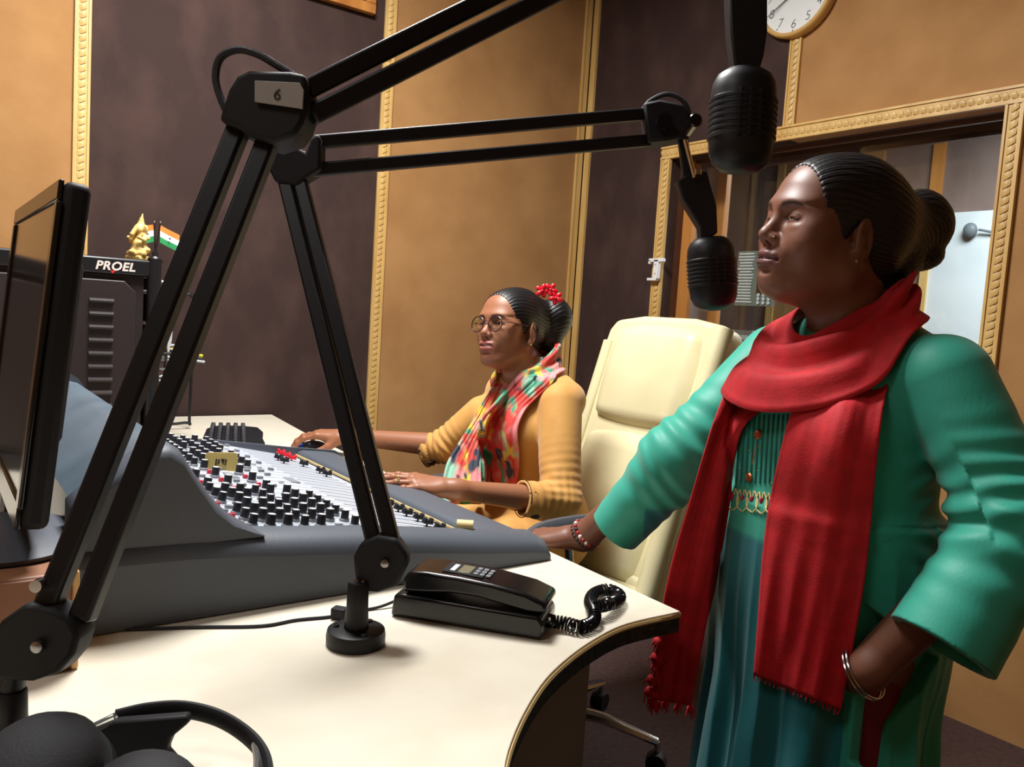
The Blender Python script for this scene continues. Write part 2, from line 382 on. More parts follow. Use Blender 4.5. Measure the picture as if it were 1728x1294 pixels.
MB().box((XW+.31, yc, zc), (.03, q0[1]-q1[1], q0[2]-q1[2])).build('holder_body', 'clear_plastic', t, bevel=.002)
MB().box((XW+.305, yc-.01, zc), (.012, .03, .02)).build('card', 'paper', t)
# white latch bracket on the carved frame
t = thing('latch_bracket', (XW-.03, 2.53, 1.45), 'white plastic hook bracket on the left of the carved window frame', 'bracket')
b = MB(); b.box((XW-.035, 2.53, 1.49), (.02, .085, .016)); b.box((XW-.035, 2.527, 1.45), (.02, .028, .085)); b.box((XW-.035, 2.548, 1.405), (.02, .055, .012)); b.box((XW-.035, 2.568, 1.483), (.02, .012, .02))
b.build('bracket_body', 'white_plastic', t, bevel=.002)
for z in (1.47, 1.43): MB().cyl((XW-.046, 2.527, z), (XW-.043, 2.527, z), .003, n=8).build('screw', 'steel', t)
# wall clock
cc = np.array([XW-.003, 1.93, 2.484]); R_ = .165
t = thing('wall_clock', cc, 'round white dial wall clock with gold rim above the window', 'clock')
MB().lathe([(R_, 0), (R_*1.02, .02), (R_, .036), (R_*.96, .042), (R_*.915, .04), (R_*.9, .026)], cc, (-1, 0, 0), 48, caps=False).build('rim', 'clock_rim', t, ang=60)
MB().lathe([(R_*.93, .0), (R_*.93, .026)], cc, (-1, 0, 0), 48).build('dial', 'clock_face', t)
for h in range(1, 13):
    an = PI/2-h*PI/6; o = cc+[-.027, -math.cos(an)*R_*.72, math.sin(an)*R_*.72]
    text('numeral', str(h), 'ink', t, o, (0, -1, 0), (0, 0, 1), .048, .0004, .15, -.0012)
for m_ in range(60):
    an = m_*PI/30; o = cc+[-.0265, math.cos(an)*R_*.86, math.sin(an)*R_*.86]
    if m_ % 5 == 0: MB().lathe([(.0025, 0), (.0025, .001)], o, (-1, 0, 0), 6).build('tick', 'ink', t)
def hand(name, hrs, L, wd, z):
    an = PI/2-hrs*PI/6; d = np.array([0, -math.cos(an), math.sin(an)]); s = np.cross(d, [1., 0, 0]); b = MB()
    b.prism([(-wd, -.03), (wd, -.03), (wd*.4, L), (-wd*.4, L)], cc+[-z, 0, 0], s, d, .001); b.build(name, 'ink', t)
hand('hour_hand', 1.67, .075, .003, .03); hand('minute_hand', 8.05, .135, .0025, .032); hand('second_hand', 7.8, .125, .001, .034)
MB().lathe([(.006, 0), (.005, .008)], cc+[-.028, 0, 0], (-1, 0, 0), 12).build('hub', 'ink', t)
# framed board high on the dark panel
t = thing('framed_board', (1.2, YW-.01, 2.38), 'wooden framed dark board high on the brown panel left of the corner', 'framed board')
x0, x1, z0, z1 = .88, 1.489, 2.385, 2.72
MB().box(((x0+x1)/2, YW-.012, (z0+z1)/2), (x1-x0-.02, .012, z1-z0-.02)).build('backing', 'dark_wood', t)
for c, s in ((((x0+x1)/2, z0+.02), (x1-x0, .04)), (((x0+x1)/2, z1-.02), (x1-x0, .04)), ((x0+.02, (z0+z1)/2), (.04, z1-z0-.08)), ((x1-.02, (z0+z1)/2), (.04, z1-z0-.08))):
    MB().box((c[0], YW-.02, c[1]), (s[0], .03, s[1])).build('frame_rail', 'frame_wood', t, bevel=.003)
# ================================================================== desk
desk = thing('radio_desk', (.4, 1.8, 0), 'cream topped studio desk with curved speckled edge', 'desk')
near = spline([(.974, .822), (.86, .825), (.776, .805), (.69, .77), (.614, .727), (.522, .655), (.456, .585), (.40, .49), (.36, .36), (.345, .2)], 5)
outl = [(-.75, .2), *[tuple(p) for p in near[::-1]], (.985, 1.16), (1.012, 1.6), (1.045, 2.1), (1.083, 2.667), (1.127, 3.1), (-.75, 3.1)]
b = MB(); b.prism(outl, (0, 0, .744), (1, 0, 0), (0, 1, 0), .006); b.build('desk_top', 'desk_top', desk, bevel=.001)
MB().prism([(x, y) for x, y in outl], (0, 0, .716), (1, 0, 0), (0, 1, 0), .028).build('desk_core', 'desk_edge', desk)
lip = [(p[0], p[1], .7435) for p in near[::-1]]+[(.985, 1.16, .7435), (1.012, 1.6, .7435), (1.045, 2.1, .7435), (1.083, 2.667, .7435), (1.127, 3.09, .7435)]
MB().tube(lip, .0038, 6).build('edge_lip', 'desk_lip', desk)
# curved side panel under the near edge, and the inner supports
off = []
for i, p in enumerate(near):
    tg = nrm(near[min(i+1, len(near)-1)]-near[max(i-1, 0)]); off.append(p+np.array([tg[1], -tg[0]])*.05)
off = [p for p in off if p[0] < .85]
inner = [p+np.array([-.0, .022]) for p in off]
poly = [tuple(p) for p in off]+[tuple(p) for p in inner[::-1]]
MB().prism(poly, (0, 0, .0), (1, 0, 0), (0, 1, 0), .716).build('side_panel', 'desk_side', desk)
MB().box((.45, 1.55, .36), (.025, 1.3, .71)).build('modesty_panel', 'dark_wood', desk)
MB().box((.45, 3.0, .36), (1.2, .025, .71)).build('end_panel', 'desk_side', desk)
MB().box((-.7, 1.7, .36), (.025, 2.6, .71)).build('end_panel', 'desk_side', desk)
# ================================================================== mixing console
con = thing('mixing_console', (.55, 1.6, .75), 'grey broadcast mixing console with rows of black knobs', 'mixing console')
Y0, Y1 = 1.12, 2.10
BOL = [(.95, .752), (.955, .768), (.95, .786), (.93, .797), (.80, .812), (.60, .840), (.43, .856), (.38, .862), (.30, .868), (.165, .872), (.157, .866), (.155, .752)]
HUMP = [(.41, .855), (.392, .866), (.363, .886), (.337, .915), (.312, .952), (.292, .985), (.275, .997), (.255, .996), (.208, .965), (.165, .932), (.155, .922), (.155, .855)]
def cheek(name, P, y0, y1, flip, lift=0, rnd=.034):
    # padded end piece: outline pushed along y, its shoulder rounded towards the outer side
    P = [(x, z+lift) for x, z in P]; zb = min(p[1] for p in P); rows = []; w_ = y1-y0
    for q, ins in ((0, 0), (.25, 0), (.5, .06), (.7, .2), (.85, .42), (.95, .68), (1., 1.)):
        y = (y1-w_*q) if not flip else (y0+w_*q); R = []
        for i, (x, z) in enumerate(P):
            k_ = rnd*ins*min(1, (z-zb)/.05); R.append((x-(k_*.5 if x > .92 else 0), y, z-k_*.9))
        rows.append(R)
    b = MB(); b.grid(np.array(rows), cv=True); k = len(P); n_ = len(rows)
    b.f += [tuple((n_-1)*k+i for i in range(k)), tuple(range(k-1, -1, -1))]; b.m += [0, 0]
    return b.build(name, 'console_pad', con, ang=50)
cheek('end_bolster', BOL, Y0, Y0+.06, False); cheek('end_cheek', HUMP, Y0+.012, Y0+.062, False, 0, .02)
cheek('end_bolster', BOL, Y1-.05, Y1, True); cheek('end_cheek', HUMP, Y1-.05, Y1-.008, True, .010, .016)
# body between the cheeks: knob surface, hood, back
yi0, yi1 = Y0+.06, Y1-.05
def sheet(name, prof, m, yy=(yi0, yi1), th=None, **kw):
    b = MB(); b.grid(np.array([[(x, y, z) for x, z in prof] for y in yy])); return b.build(name, m, con, **kw)
FACE = [(.385, .858), (.44, .848), (.60, .832), (.815, .785)]
def face_z(x): return float(np.interp(x, [q[0] for q in FACE], [q[1] for q in FACE]))
bb = MB(); pr = FACE+[(.82, .752), (.38, .752)]
bb.grid(np.array([[(x, y, z) for x, z in pr] for y in (yi0, yi1)]), cv=True); bb.build('control_surface', 'console_face', con, ang=20)
hood = spline([(.385, .856), (.362, .878), (.337, .908), (.312, .945), (.295, .972)], 4)
sheet('hood_front', [tuple(p) for p in hood], 'console_pad')
b = MB(); pr = [(.296, .972), (.29, .985), (.272, .99), (.25, .985), (.205, .952), (.162, .918), (.157, .753), (.30, .753)]
b.grid(np.array([[(x, y, z) for x, z in pr] for y in (yi0, yi1)]), cv=True); b.build('meter_hood', 'console_hood', con, ang=30)
arm = [(.82, .753), (.818, .79), (.822, .799), (.835, .803), (.90, .796), (.925, .791), (.942, .783), (.948, .768), (.945, .753)]
b = MB(); b.grid(np.array([[(x, y, z) for x, z in arm] for y in (yi0, yi1)]), cv=True); b.build('armrest', 'console_pad', con, ang=60)
MB().box((.8165, (yi0+yi1)/2, .7905), (.004, yi1-yi0, .005)).build('fader_rail', 'desk_lip', con)
# module seams and fader slots
NM = 22; pit = (yi1-yi0)/NM
tn = (FACE[2][1]-FACE[3][1])/(FACE[3][0]-FACE[2][0])
for i in range(1, NM):
    y = yi0+i*pit; b = MB()
    for j in range(3):
        (xa, za), (xb, zb) = FACE[j], FACE[j+1]
        b.add([(xa, y-.0008, za+.0006), (xb, y-.0008, zb+.0006), (xb, y+.0008, zb+.0006), (xa, y+.0008, za+.0006)], [(0, 1, 2, 3)])
    b.build('module_seam', 'line_grey', con)
for i in range(NM):
    y = yi0+(i+.5)*pit
    xa, xb = .655, .79
    MB().add([(xa, y-.0015, face_z(xa)+.0008), (xb, y-.0015, face_z(xb)+.0008), (xb, y+.0015, face_z(xb)+.0008), (xa, y+.0015, face_z(xa)+.0008)], [(0, 1, 2, 3)]).build('fader_slot', 'black_matt', con)
def face_n(x):
    h = .01; dz = (face_z(x+h)-face_z(x-h))/(2*h); return nrm([-dz, 0, 1])
def dupm(o, loc, parent, name=None):
    c = o.copy(); COL.objects.link(c); c.parent = parent; c.location = tuple(np.asarray(loc)-getp(parent)); 
    return c
def proto(mb, name, mats, **kw):        # mesh built round the origin, to be copied
    return mb.build(name, mats, None, **kw)
kn = MB(); kn.lathe([(.0098, 0), (.0098, .004), (.0084, .0055)], n=14, m=1); kn.lathe([(.0078, .005), (.0072, .02), (.0066, .0212)], n=14, m=0); kn.lathe([(.0062, .021), (.006, .0216)], n=14, m=2)
KN = kn.build('rotary_knob', ['knob_black', 'knob_grey', 'knob_white'])
bt = MB().box((0, 0, .003), (.012, .008, .006)); BTG = bt.build('push_button', ['knob_grey'], bevel=.001)
BTR = MB().box((0, 0, .004), (.009, .008, .008)).build('push_button', ['button_red'], bevel=.001)
BTW = MB().box((0, 0, .003), (.010, .008, .006)).build('push_button', ['knob_white'], bevel=.001)
fd = MB(); fd.box((0, 0, .009), (.022, .013, .008), top=.8); fd.box((-.0075, 0, .0145), (.006, .012, .005), top=.7); fd.box((.0075, 0, .0145), (.006, .012, .005), top=.7); fd.box((0, 0, .003), (.004, .003, .008))
FDB = fd.build('fader_cap', ['knob_black'], bevel=.0012)
FDR = FDB.copy(); FDR.data = FDB.data.copy(); FDR.data.materials[0] = M['fader_red']; COL.objects.link(FDR)
first = {}
def put(pr, x, y, dz=0, sc_=1.0):
    p = (x, y, face_z(x)+dz)
    o = pr if pr.name not in first else pr.copy()
    if pr.name in first: COL.objects.link(o)
    else: first[pr.name] = 1
    n_ = face_n(x); o.parent = con; o.location = tuple(np.array(p)-getp(con)); o.rotation_euler = (0, math.atan2(n_[0], n_[2]), 0); o.scale = (sc_,)*3
    return o
for i in range(NM):
    y = yi0+(i+.5)*pit
    if i < 7:                           # near modules: full of rotary knobs
        for j, x in enumerate((.412, .440, .468, .496, .524, .556, .584)):
            if (i*5+j*3) % 11 == 4: put(BTG, x, y); continue
            put(KN, x, y, 0, 1.0 if j % 3 else .9)
        put(BTR if i % 2 else BTG, .394, y+.005)
        if i > 2: put(BTG, .612, y)
    elif i < 13:                        # middle modules
        for j, x in enumerate((.42, .47, .53)):
            if (i+j) % 2: put(KN, x, y)
            else: put(BTR, x, y)
        for x in (.445, .50, .56, .59):
            if rng.random() < .55: put(BTG if rng.random() < .6 else BTW, x, y)
    else:                               # far modules
        for j, x in enumerate((.405, .433, .461, .489, .517, .545, .573)):
            if (i*7+j*3) % 9 == 2: put(BTG, x, y); continue
            put(KN, x, y, 0, 1.0 if j % 2 else .88)
        put(BTW, .60, y); 
        if i % 2: put(BTG, .625, y)
for i in range(7):
    put(FDB, .772+.003*(i % 2), yi0+(i+.5)*pit)
for i in range(14, 22):
    if i in (16, 18): continue
    x = .775 if i < 17 else .765
    put(FDR if i in (19, 20, 21) else FDB, x, yi0+(i+.5)*pit)
for i in (17, 18): put(FDB, .715, yi0+(i+.5)*pit)
# two grey legend strips
for px, py in ((390, 812), (492, 807)):
    p = on(px, py, 2, .83); MB().box((p[0], p[1], face_z(p[0])+.001), (.02, .05, .002), Matrix.Rotation(.13, 3, 'Y')).build('legend_strip', 'knob_grey', con)
# gold name badge standing on the console
bp = on(373, 796, 2, .838); n_ = nrm(CAM-bp); n_ = nrm([n_[0], n_[1], .0]); ax = nrm(np.cross((0, 0, 1), n_)); upv = nrm(np.array([0, 0, 1.])-n_*.25)
bw, bh = .066, .040
def bpt(u, v, h=0): return bp+ax*u+upv*v+np.cross(ax, upv)*h
t = thing('name_badge', bp, 'gold plate with dark stencil letters standing among the console knobs', 'badge')
b = MB(); c_ = [(-bw/2, 0), (bw/2, 0), (bw/2-.001, bh-.004), (bw/2-.005, bh), (-bw/2+.005, bh), (-bw/2+.001, bh-.004)]
b.prism(c_, bp, ax, upv, .002); b.build('plate', 'gold', t, bevel=.0004)
def glyph(pts):
    MB().prism([(u*bw-bw/2, (1-v)*bh) for u, v in pts][::-1] if False else [(u*bw-bw/2, (1-v)*bh) for u, v in pts], bpt(0, 0, .0021), ax, upv, .0005).build('letter', 'ink', t, smooth=False)
glyph([(.33, .33), (.38, .33), (.36, .66), (.31, .66)]); glyph([(.40, .33), (.44, .36), (.455, .45), (.44, .57), (.385, .66)])
glyph([(.475, .33), (.60, .33), (.585, .48), (.555, .66), (.52, .52)]); glyph([(.62, .33), (.665, .38), (.66, .47), (.645, .50), (.64, .66), (.59, .66), (.605, .45)])
text('small_print', 'BROADCAST', 'line_grey', t, bpt(0, bh*.16, .0022), ax, upv, .004, .0001)
# yellow tape roll on the armrest
p = on(784, 899, 2, .803)
t = thing('tape_roll', p, 'small pale yellow tape roll standing on the console armrest', 'tape roll')
dx = nrm([CX[0], CX[1], 0]); MB().lathe([(.010, -.015), (.010, .015), (.006, .015), (.006, -.015), (.010, -.015)], p+[0, 0, .014], dx, 20, caps=False).build('roll', 'tape', t)
MB().box(p+[0, 0, .003], (.02, .012, .006)).build('foot_tab', 'tape', t)
# ================================================================== telephone
O = on(658, 1040, 2, .75); a_ = np.array([.631, -.776, 0.]); b_ = np.array([.776, .631, 0.]); z_ = np.array([0, 0, 1.])
t = thing('desk_telephone', O+a_*.113+b_*.04, 'black corded desk telephone with keys in the handset back', 'telephone')
def ploc(u, v, h): return O+a_*u+b_*v+z_*h
def sideprism(poly, v0, v1): return MB().prism(poly, ploc(0, v1, 0), a_, z_, v1-v0)
sideprism([(0, .0008), (.228, .0008), (.230, .024), (.222, .034), (.02, .036), (.004, .034)], 0, .088).build('base', 'black_gloss', t, bevel=.005, seg=3)
hp = [(.016, .037), (.05, .0405), (.09, .046), (.13, .046), (.17, .040), (.205, .035), (.222, .036), (.231, .042), (.229, .052), (.20, .0615), (.15, .068), (.10, .071), (.05, .0715), (.022, .069), (.014, .055)]
hs = sideprism(hp, .006, .082).build('handset', 'black_gloss', t, bevel=.007, seg=3)
def topz(u): return float(np.interp(u, [.022, .05, .10, .15, .20, .229], [.069, .0715, .071, .068, .0615, .052]))
def onhand(u, v, su, sv, h, m, name):
    sl = math.atan2(topz(u+.01)-topz(u-.01), .02); d = a_*math.cos(sl)+z_*math.sin(sl); n = np.cross(d, b_)
    MB().box(ploc(u, v, topz(u))+n*h/2, (su, sv, h), np.stack([d, b_, n], 1)).build(name, m, hs, bevel=.0008)
onhand(.100, .044, .062, .046, .0012, 'black_matt', 'keypad_plate')
onhand(.082, .044, .008, .030, .002, 'knob_white', 'label_strip')
onhand(.100, .044, .018, .034, .0018, 'lcd', 'display')
for i in range(3):
    for j in range(3): onhand(.118+.0095*i, .032+.012*j, .0068, .0085, .003, 'knob_grey', 'keypad_key')
pp = [ploc(.229, .03, .02), on(930, 1048, 2, .764), on(955, 1052, 2, .762), on(980, 1058, 2, .761), on(1000, 1050, 2, .761), on(1003, 1034, 2, .766), on(996, 1016, 2, .763), on(1003, 1002, 2, .761), on(1024, 995, 2, .761), on(1043, 1002, 2, .761), on(1044, 1012, 2, .762), on(1024, 1020, 2, .77), on(1002, 1024, 2, .772)]
path = spline(pp, 60); seg = np.r_[0, np.cumsum(np.linalg.norm(np.diff(path, axis=0), axis=1))]
ns = 760; ss = np.linspace(0, seg[-1], ns); C_ = np.stack([np.interp(ss, seg, path[:, i]) for i in range(3)], 1); Tn = np.gradient(C_, axis=0)
V = []
tot = 62
for i in range(ns):
    d = nrm(Tn[i]); s1 = nrm(np.cross(d, z_)); u1 = np.cross(s1, d); q = 2*PI*tot*(i/ns)**.9; rr = .0088*min(1, i/12)
    V.append(C_[i]+(s1*math.cos(q)+u1*math.sin(q))*rr)
V = np.array(V); V[:, 2] = np.maximum(V[:, 2], .7525)
MB().tube(V, .0019, 5).build('coiled_cord', 'black_gloss', t)
# thin line cable with an inline coupler
L_ = [ploc(.0, .05, .012), on(640, 1024, 2, .7535), on(600, 1031, 2, .7525), on(560, 1040, 2, .7525), on(500, 1046, 2, .7525), on(440, 1056, 2, .7525), on(330, 1058, 2, .7525), on(200, 1062, 2, .7525), on(150, 1056, 2, .7525)]
t = thing('line_cable', L_[5], 'thin black cable with coupler along the console foot', 'cable')
MB().tube(spline(L_[:], 8), .0022, 6).build('cable_run', 'rubber', t)
p = on(573, 1043, 2, .751); MB().box(p+[0, 0, .008], (.022, .017, .016), Matrix.Rotation(-.9, 3, 'Z')).build('coupler', 'black_matt', t, bevel=.002)
# ================================================================== boom arms
def bar(p, q, s, name, parent, up=(0, 0, 1)):
    p = np.asarray(p, float); q = np.asarray(q, float); a, b, d = frame(q-p, up)
    mb = MB(); L = np.linalg.norm(q-p); mb.box((p+q)/2, (s, s, L), np.stack([a, b, d], 1))
    return mb.build(name, 'black_metal', parent, bevel=s*.16)
def plate(poly_px, d, th, name, mt, parent, bev=.003):       # solid cheek plate, outline in its own plane facing the room
    pts = [at(x, y, d) for x, y in poly_px]; o = np.mean(pts, 0); n = -CF; a = CX; b = CU
    P = [((p-o)@a, (p-o)@b) for p in pts]
    area_ = sum(P[i][0]*P[(i+1) % len(P)][1]-P[(i+1) % len(P)][0]*P[i][1] for i in range(len(P)))
    if area_ < 0: P = P[::-1]
    return MB().prism(P, o-np.cross(a, b)*th/2, a, b, th).build(name, mt, parent, bevel=bev)
def octa(cx, cy, rx, ry, rot=0, n=20): return [(cx+rx*math.cos(2*PI*i/n+rot), cy+ry*math.sin(2*PI*i/n+rot)) for i in range(n)]
# arm B (farther)
B0 = on(600, 1084, 2, .751)
tb = thing('boom_arm', B0, 'black double bar microphone boom on round base beside the telephone', 'microphone arm', 'microphone booms on the desk')
MB().lathe([(.039, 0), (.0395, .012), (.038, .019), (.035, .0205), (.014, .021)], B0, n=36).build('base_flange', 'black_metal', tb, ang=30)
for an in (.4, 2.5, 4.6): MB().lathe([(.0045, 0), (.004, .003)], B0+[.027*math.cos(an), .027*math.sin(an), .0205], n=10).build('screw', 'black_gloss', tb)
MB().lathe([(.0165, 0), (.0145, .03), (.014, .062), (.0125, .064)], B0+[0, 0, .02], n=24).build('post', 'black_metal', tb)
jt = at(648, 948, 1.085)
MB().tube([B0+[0, 0, .08], at(612, 985, 1.085), at(622, 962, 1.085)], .009, 10).build('swivel_pin', 'steel', tb)
plate([(600, 935), (612, 912), (640, 900), (672, 905), (690, 930), (690, 950), (672, 985), (640, 995), (607, 992), (602, 960)], 1.085, .034, 'lower_joint', 'black_matt', tb, .005)
MB().lathe([(.006, 0), (.0055, .004), (.003, .005)], at(650, 950, 1.066), -CF, 12).build('pivot_bolt', 'steel', tb)
bar(at(634, 925, 1.085), at(478, 290, 1.2), .0205, 'lower_bar', tb, CF); bar(at(664, 920, 1.085), at(503, 290, 1.2), .0205, 'lower_bar', tb, CF)
plate([(455, 250), (478, 238), (520, 262), (528, 240), (540, 230), (546, 240), (545, 290), (520, 305), (505, 318), (470, 312), (456, 285)], 1.2, .036, 'elbow_joint', 'black_matt', tb, .004)
bar(at(528, 241, 1.2), at(1095, 192, 1.42), .0205, 'upper_bar', tb); bar(at(520, 288, 1.2), at(1095, 237, 1.42), .0205, 'upper_bar', tb)
plate([(1082, 180), (1110, 174), (1150, 182), (1158, 195), (1165, 215), (1150, 236), (1125, 242), (1090, 246)], 1.42, .044, 'end_joint', 'black_matt', tb, .005)
MB().lathe([(.0125, 0), (.0125, .05), (.010, .053)], at(1163, 218, 1.45), -CF, 20).build('clamp_knob', 'black_gloss', tb)
MB().lathe([(.014, 0), (.014, .012)], at(1120, 208, 1.39), -CF, 20).build('joint_cap', 'black_gloss', tb)
MB().tube(spline([at(1085, 185, 1.41), at(1098, 170, 1.41), at(1125, 159, 1.41), at(1150, 168, 1.41), at(1162, 188, 1.41), at(1160, 212, 1.41), at(1152, 235, 1.41)], 8), .0042, 8).build('cable_loop', 'rubber', tb)
bar(at(1152, 232, 1.42), at(1160, 300, 1.42), .017, 'drop_stem', tb, CF)
MB().tube([at(1156, 236, 1.4), at(1172, 300, 1.4)], .004, 8).build('stem_rod', 'chrome', tb)
# arm A (nearer)
A0 = on(16, 1262, 2, .751); A0 = np.array([A0[0], A0[1], .751])
A0 = at(18, 1200, .76); A0 = np.array([A0[0], A0[1], .751])
ta = thing('boom_arm', A0, 'large black microphone boom numbered 6 rising from the left foreground', 'microphone arm', 'microphone booms on the desk')
MB().lathe([(.039, 0), (.0395, .012), (.038, .019), (.035, .0205), (.014, .021)], A0, n=36).build('base_flange', 'black_metal', ta, ang=30)
MB().lathe([(.0165, 0), (.0145, .02), (.014, .045), (.0125, .047)], A0+[0, 0, .02], n=24).build('post', 'black_metal', ta)
MB().tube([A0+[0, 0, .06], at(24, 1140, .76), at(40, 1110, .76)], .011, 10).build('swivel_pin', 'black_metal', ta)
plate([(4, 1065), (18, 1040), (60, 1010), (105, 1018), (135, 1035), (150, 1062), (140, 1095), (115, 1125), (70, 1140), (30, 1138), (6, 1140)], .76, .036, 'lower_joint', 'black_matt', ta, .005)
MB().lathe([(.006, 0), (.0055, .004), (.003, .005)], at(65, 1090, .74), -CF, 12).build('pivot_bolt', 'steel', ta)
MB().lathe([(.006, 0), (.006, .01)], at(70, 985, .75), -CF, 12).build('bolt_head', 'chrome', ta)
bar(at(78, 1030, .76), at(408, 205, .87), .0215, 'lower_bar', ta, CF); bar(at(138, 1045, .76), at(458, 225, .87), .0215, 'lower_bar', ta, CF)
plate([(382, 215), (398, 165), (412, 142), (432, 132), (500, 134), (526, 140), (530, 190), (520, 220), (508, 240), (470, 252), (430, 240), (415, 228)], .87, .05, 'elbow_joint', 'black_matt', ta, .005)
lb = plate([(430, 136), (506, 140), (513, 152), (511, 184), (430, 172)], .842, .002, 'number_label', 'label_grey', ta, .0006)
text('numeral', '6', 'ink', lb, at(468, 160, .8405), CX*.97-CU*.2, CU*.97+CX*.2, .017, .0003, 0, 0)
bar(at(516, 152, .87), at(905, -42, 1.0), .0215, 'upper_bar', ta); bar(at(524, 196, .87), at(960, -22, 1.0), .0215, 'upper_bar', ta)
bar(at(905, -42, 1.0), at(1180, -180, 1.07), .0215, 'upper_bar', ta); bar(at(960, -22, 1.0), at(1215, -150, 1.07), .0215, 'upper_bar', ta)
plate([(1160, -210), (1260, -215), (1290, -160), (1270, -110), (1225, -105), (1170, -130)], 1.07, .05, 'end_joint', 'black_matt', ta, .005)
bar(at(1250, -140, 1.06), at(1252, -60, 1.055), .02, 'drop_stem', ta, CF)
MB().tube(spline([at(388, 200, .86), at(372, 165, .86), at(364, 130, .86), at(372, 98, .86), at(400, 84, .86), at(435, 92, .86), at(470, 112, .86), at(512, 138, .86)], 10), .0042, 8).build('cable_loop', 'rubber', ta)
# ================================================================== microphones
def microphone(base, tip, label, necks, rot=0):
    base = np.asarray(base); tip = np.asarray(tip); d = tip-base; L = np.linalg.norm(d); d = d/L; R = .0425
    t = thing('studio_microphone', (base+tip)/2, label, 'microphone', 'microphones hanging from the booms')
    prof = [(.012, 0), (.026, .002), (.0355, .009), (.0408, .02), (.0425, .032), (.0425, L-.04), (.0408, L-.024), (.0355, L-.011), (.025, L-.003), (.010, L)]
    MB().lathe(prof, base, d, 40, ell=.86, up=-CF).build('body', 'black_metal', t, ang=60)
    for i in range(7):
        z = .043+i*(L-.088)/6
        MB().lathe([(.0425, -.003), (.0445, -.0015), (.0445, .0015), (.0425, .003)], base+d*z, d, 40, ell=.86, up=-CF, caps=False).build('rib', 'black_metal', t)
    a, b, _ = frame(d, -CF)
    for q in (-.3, 0, .3):
        n = a*math.sin(q)+b*math.cos(q)*.86; n = n if n@CF < 0 else -n
        p = base+d*.036+n*.0415; MB().tube([p, p+d*(L-.075)], .003, 6).build('grille_bar', 'black_metal', t)
    for poly, dd, th, nm, mt in necks: plate(poly, dd, th, nm, mt, t, .003)
    return t
m1 = microphone(at(1258, 118, 1.05), at(1247, 292, 1.05), 'nearer black ribbed microphone hanging at the top right from the numbered boom',
    [([(1222, -70), (1290, -70), (1290, 60), (1284, 100), (1276, 128), (1236, 126), (1228, 60)], 1.05, .028, 'yoke', 'black_metal')])
m2 = microphone(at(1198, 400, 1.42), at(1206, 524, 1.42), 'farther black ribbed microphone hanging in front of the carved window frame',
    [([(1140, 308), (1158, 296), (1190, 292), (1206, 350), (1208, 395), (1180, 410), (1178, 385), (1150, 340)], 1.42, .03, 'yoke', 'black_metal')])
MB().lathe([(.008, 0), (.008, .01), (.004, .012)], at(1176, 296, 1.4), CU, 12).build('yoke_nut', 'chrome', m2)
# ================================================================== headphones
hc = on(80, 1275, 2, .75)
t = thing('headphones', hc, 'black headphones lying on the desk in the bottom left foreground', 'headphones')
c1 = on(62, 1292, 2, .808); n1 = nrm([-.25, -.35, .9])
MB().lathe([(.030, -.022), (.046, -.02), (.050, -.008), (.049, .004), (.040, .016), (.022, .022), (.006, .024)], c1, n1, 32).build('ear_cup', 'rubber', t, ang=60)
MB().lathe([(.052, -.034), (.056, -.026), (.054, -.016), (.042, -.016), (.034, -.03)], c1, n1, 32).build('ear_cushion', 'black_matt', t, ang=60)
pass
c2 = on(245, 1352, 2, .785); n2 = nrm([.1, -.3, .95])
MB().lathe([(.030, -.022), (.046, -.02), (.050, -.008), (.049, .004), (.040, .016), (.022, .022), (.006, .024)], c2, n2, 32).build('ear_cup', 'rubber', t, ang=60)
MB().lathe([(.052, -.034), (.056, -.026), (.054, -.016), (.042, -.016), (.034, -.03)], c2, n2, 32).build('ear_cushion', 'black_matt', t, ang=60)
plate([(150, 1232), (200, 1212), (318, 1203), (322, 1216), (293, 1240), (284, 1262), (300, 1280), (322, 1300), (330, 1330), (190, 1330), (160, 1290)], .755, .014, 'yoke', 'black_matt', t, .003)
hb = spline([at(196, 1212, .765), at(250, 1200, .775), at(310, 1197, .78), at(370, 1212, .775), at(420, 1244, .765), at(446, 1280, .745), at(448, 1330, .72), at(420, 1390, .69)], 8)
MB().tube(hb, .0055, 10, ell=1.6).build('headband', 'black_matt', t)
MB().tube(spline([at(432, 1255, .757), at(436, 1285, .74), at(432, 1335, .715)], 6), .0045, 8).build('slider', 'steel', t)
MB().tube([at(155, 1232, .75), at(196, 1212, .755)], .006, 8).build('hinge', 'clear_plastic', t)
# ================================================================== monitor on a wooden box
bx0 = thing('wooden_box', (-.05, 1.16, .75), 'plain brown wooden box under the monitor on the desk', 'box')
MB().box((-.14, 1.165, .8105), (.572, .27, .117)).build('carcass', 'wood_box', bx0, bevel=.004)
MB().box((.148, 1.165, .8105), (.008, .272, .119)).build('end_board', 'wood_end', bx0, bevel=.002)
MB().box((-.14, 1.028, .8105), (.56, .006, .113)).build('front_board', 'wood_box', bx0, bevel=.002)
mp = np.array([.125, 1.32, .87])
t = thing('monitor', mp, 'black flat screen monitor seen from its edge at far left', 'monitor')
tl = math.radians(5.6); up = np.array([math.sin(tl), 0, math.cos(tl)]); fr = np.array([-math.cos(tl), 0, math.sin(tl)]); yy = np.array([0, 1., 0])
mc = np.array([.128, 1.33, 1.118]); Rm = np.stack([fr, yy, up], 1); Wm, Hm = .54, .41
MB().box(mc, (.030, Wm, Hm), Rm).build('back_shell', 'black_matt', t, bevel=.01, seg=3)
MB().box(mc-fr*.018, (.03, Wm*.6, Hm*.6), Rm).build('rear_bulge', 'black_matt', t, bevel=.012)
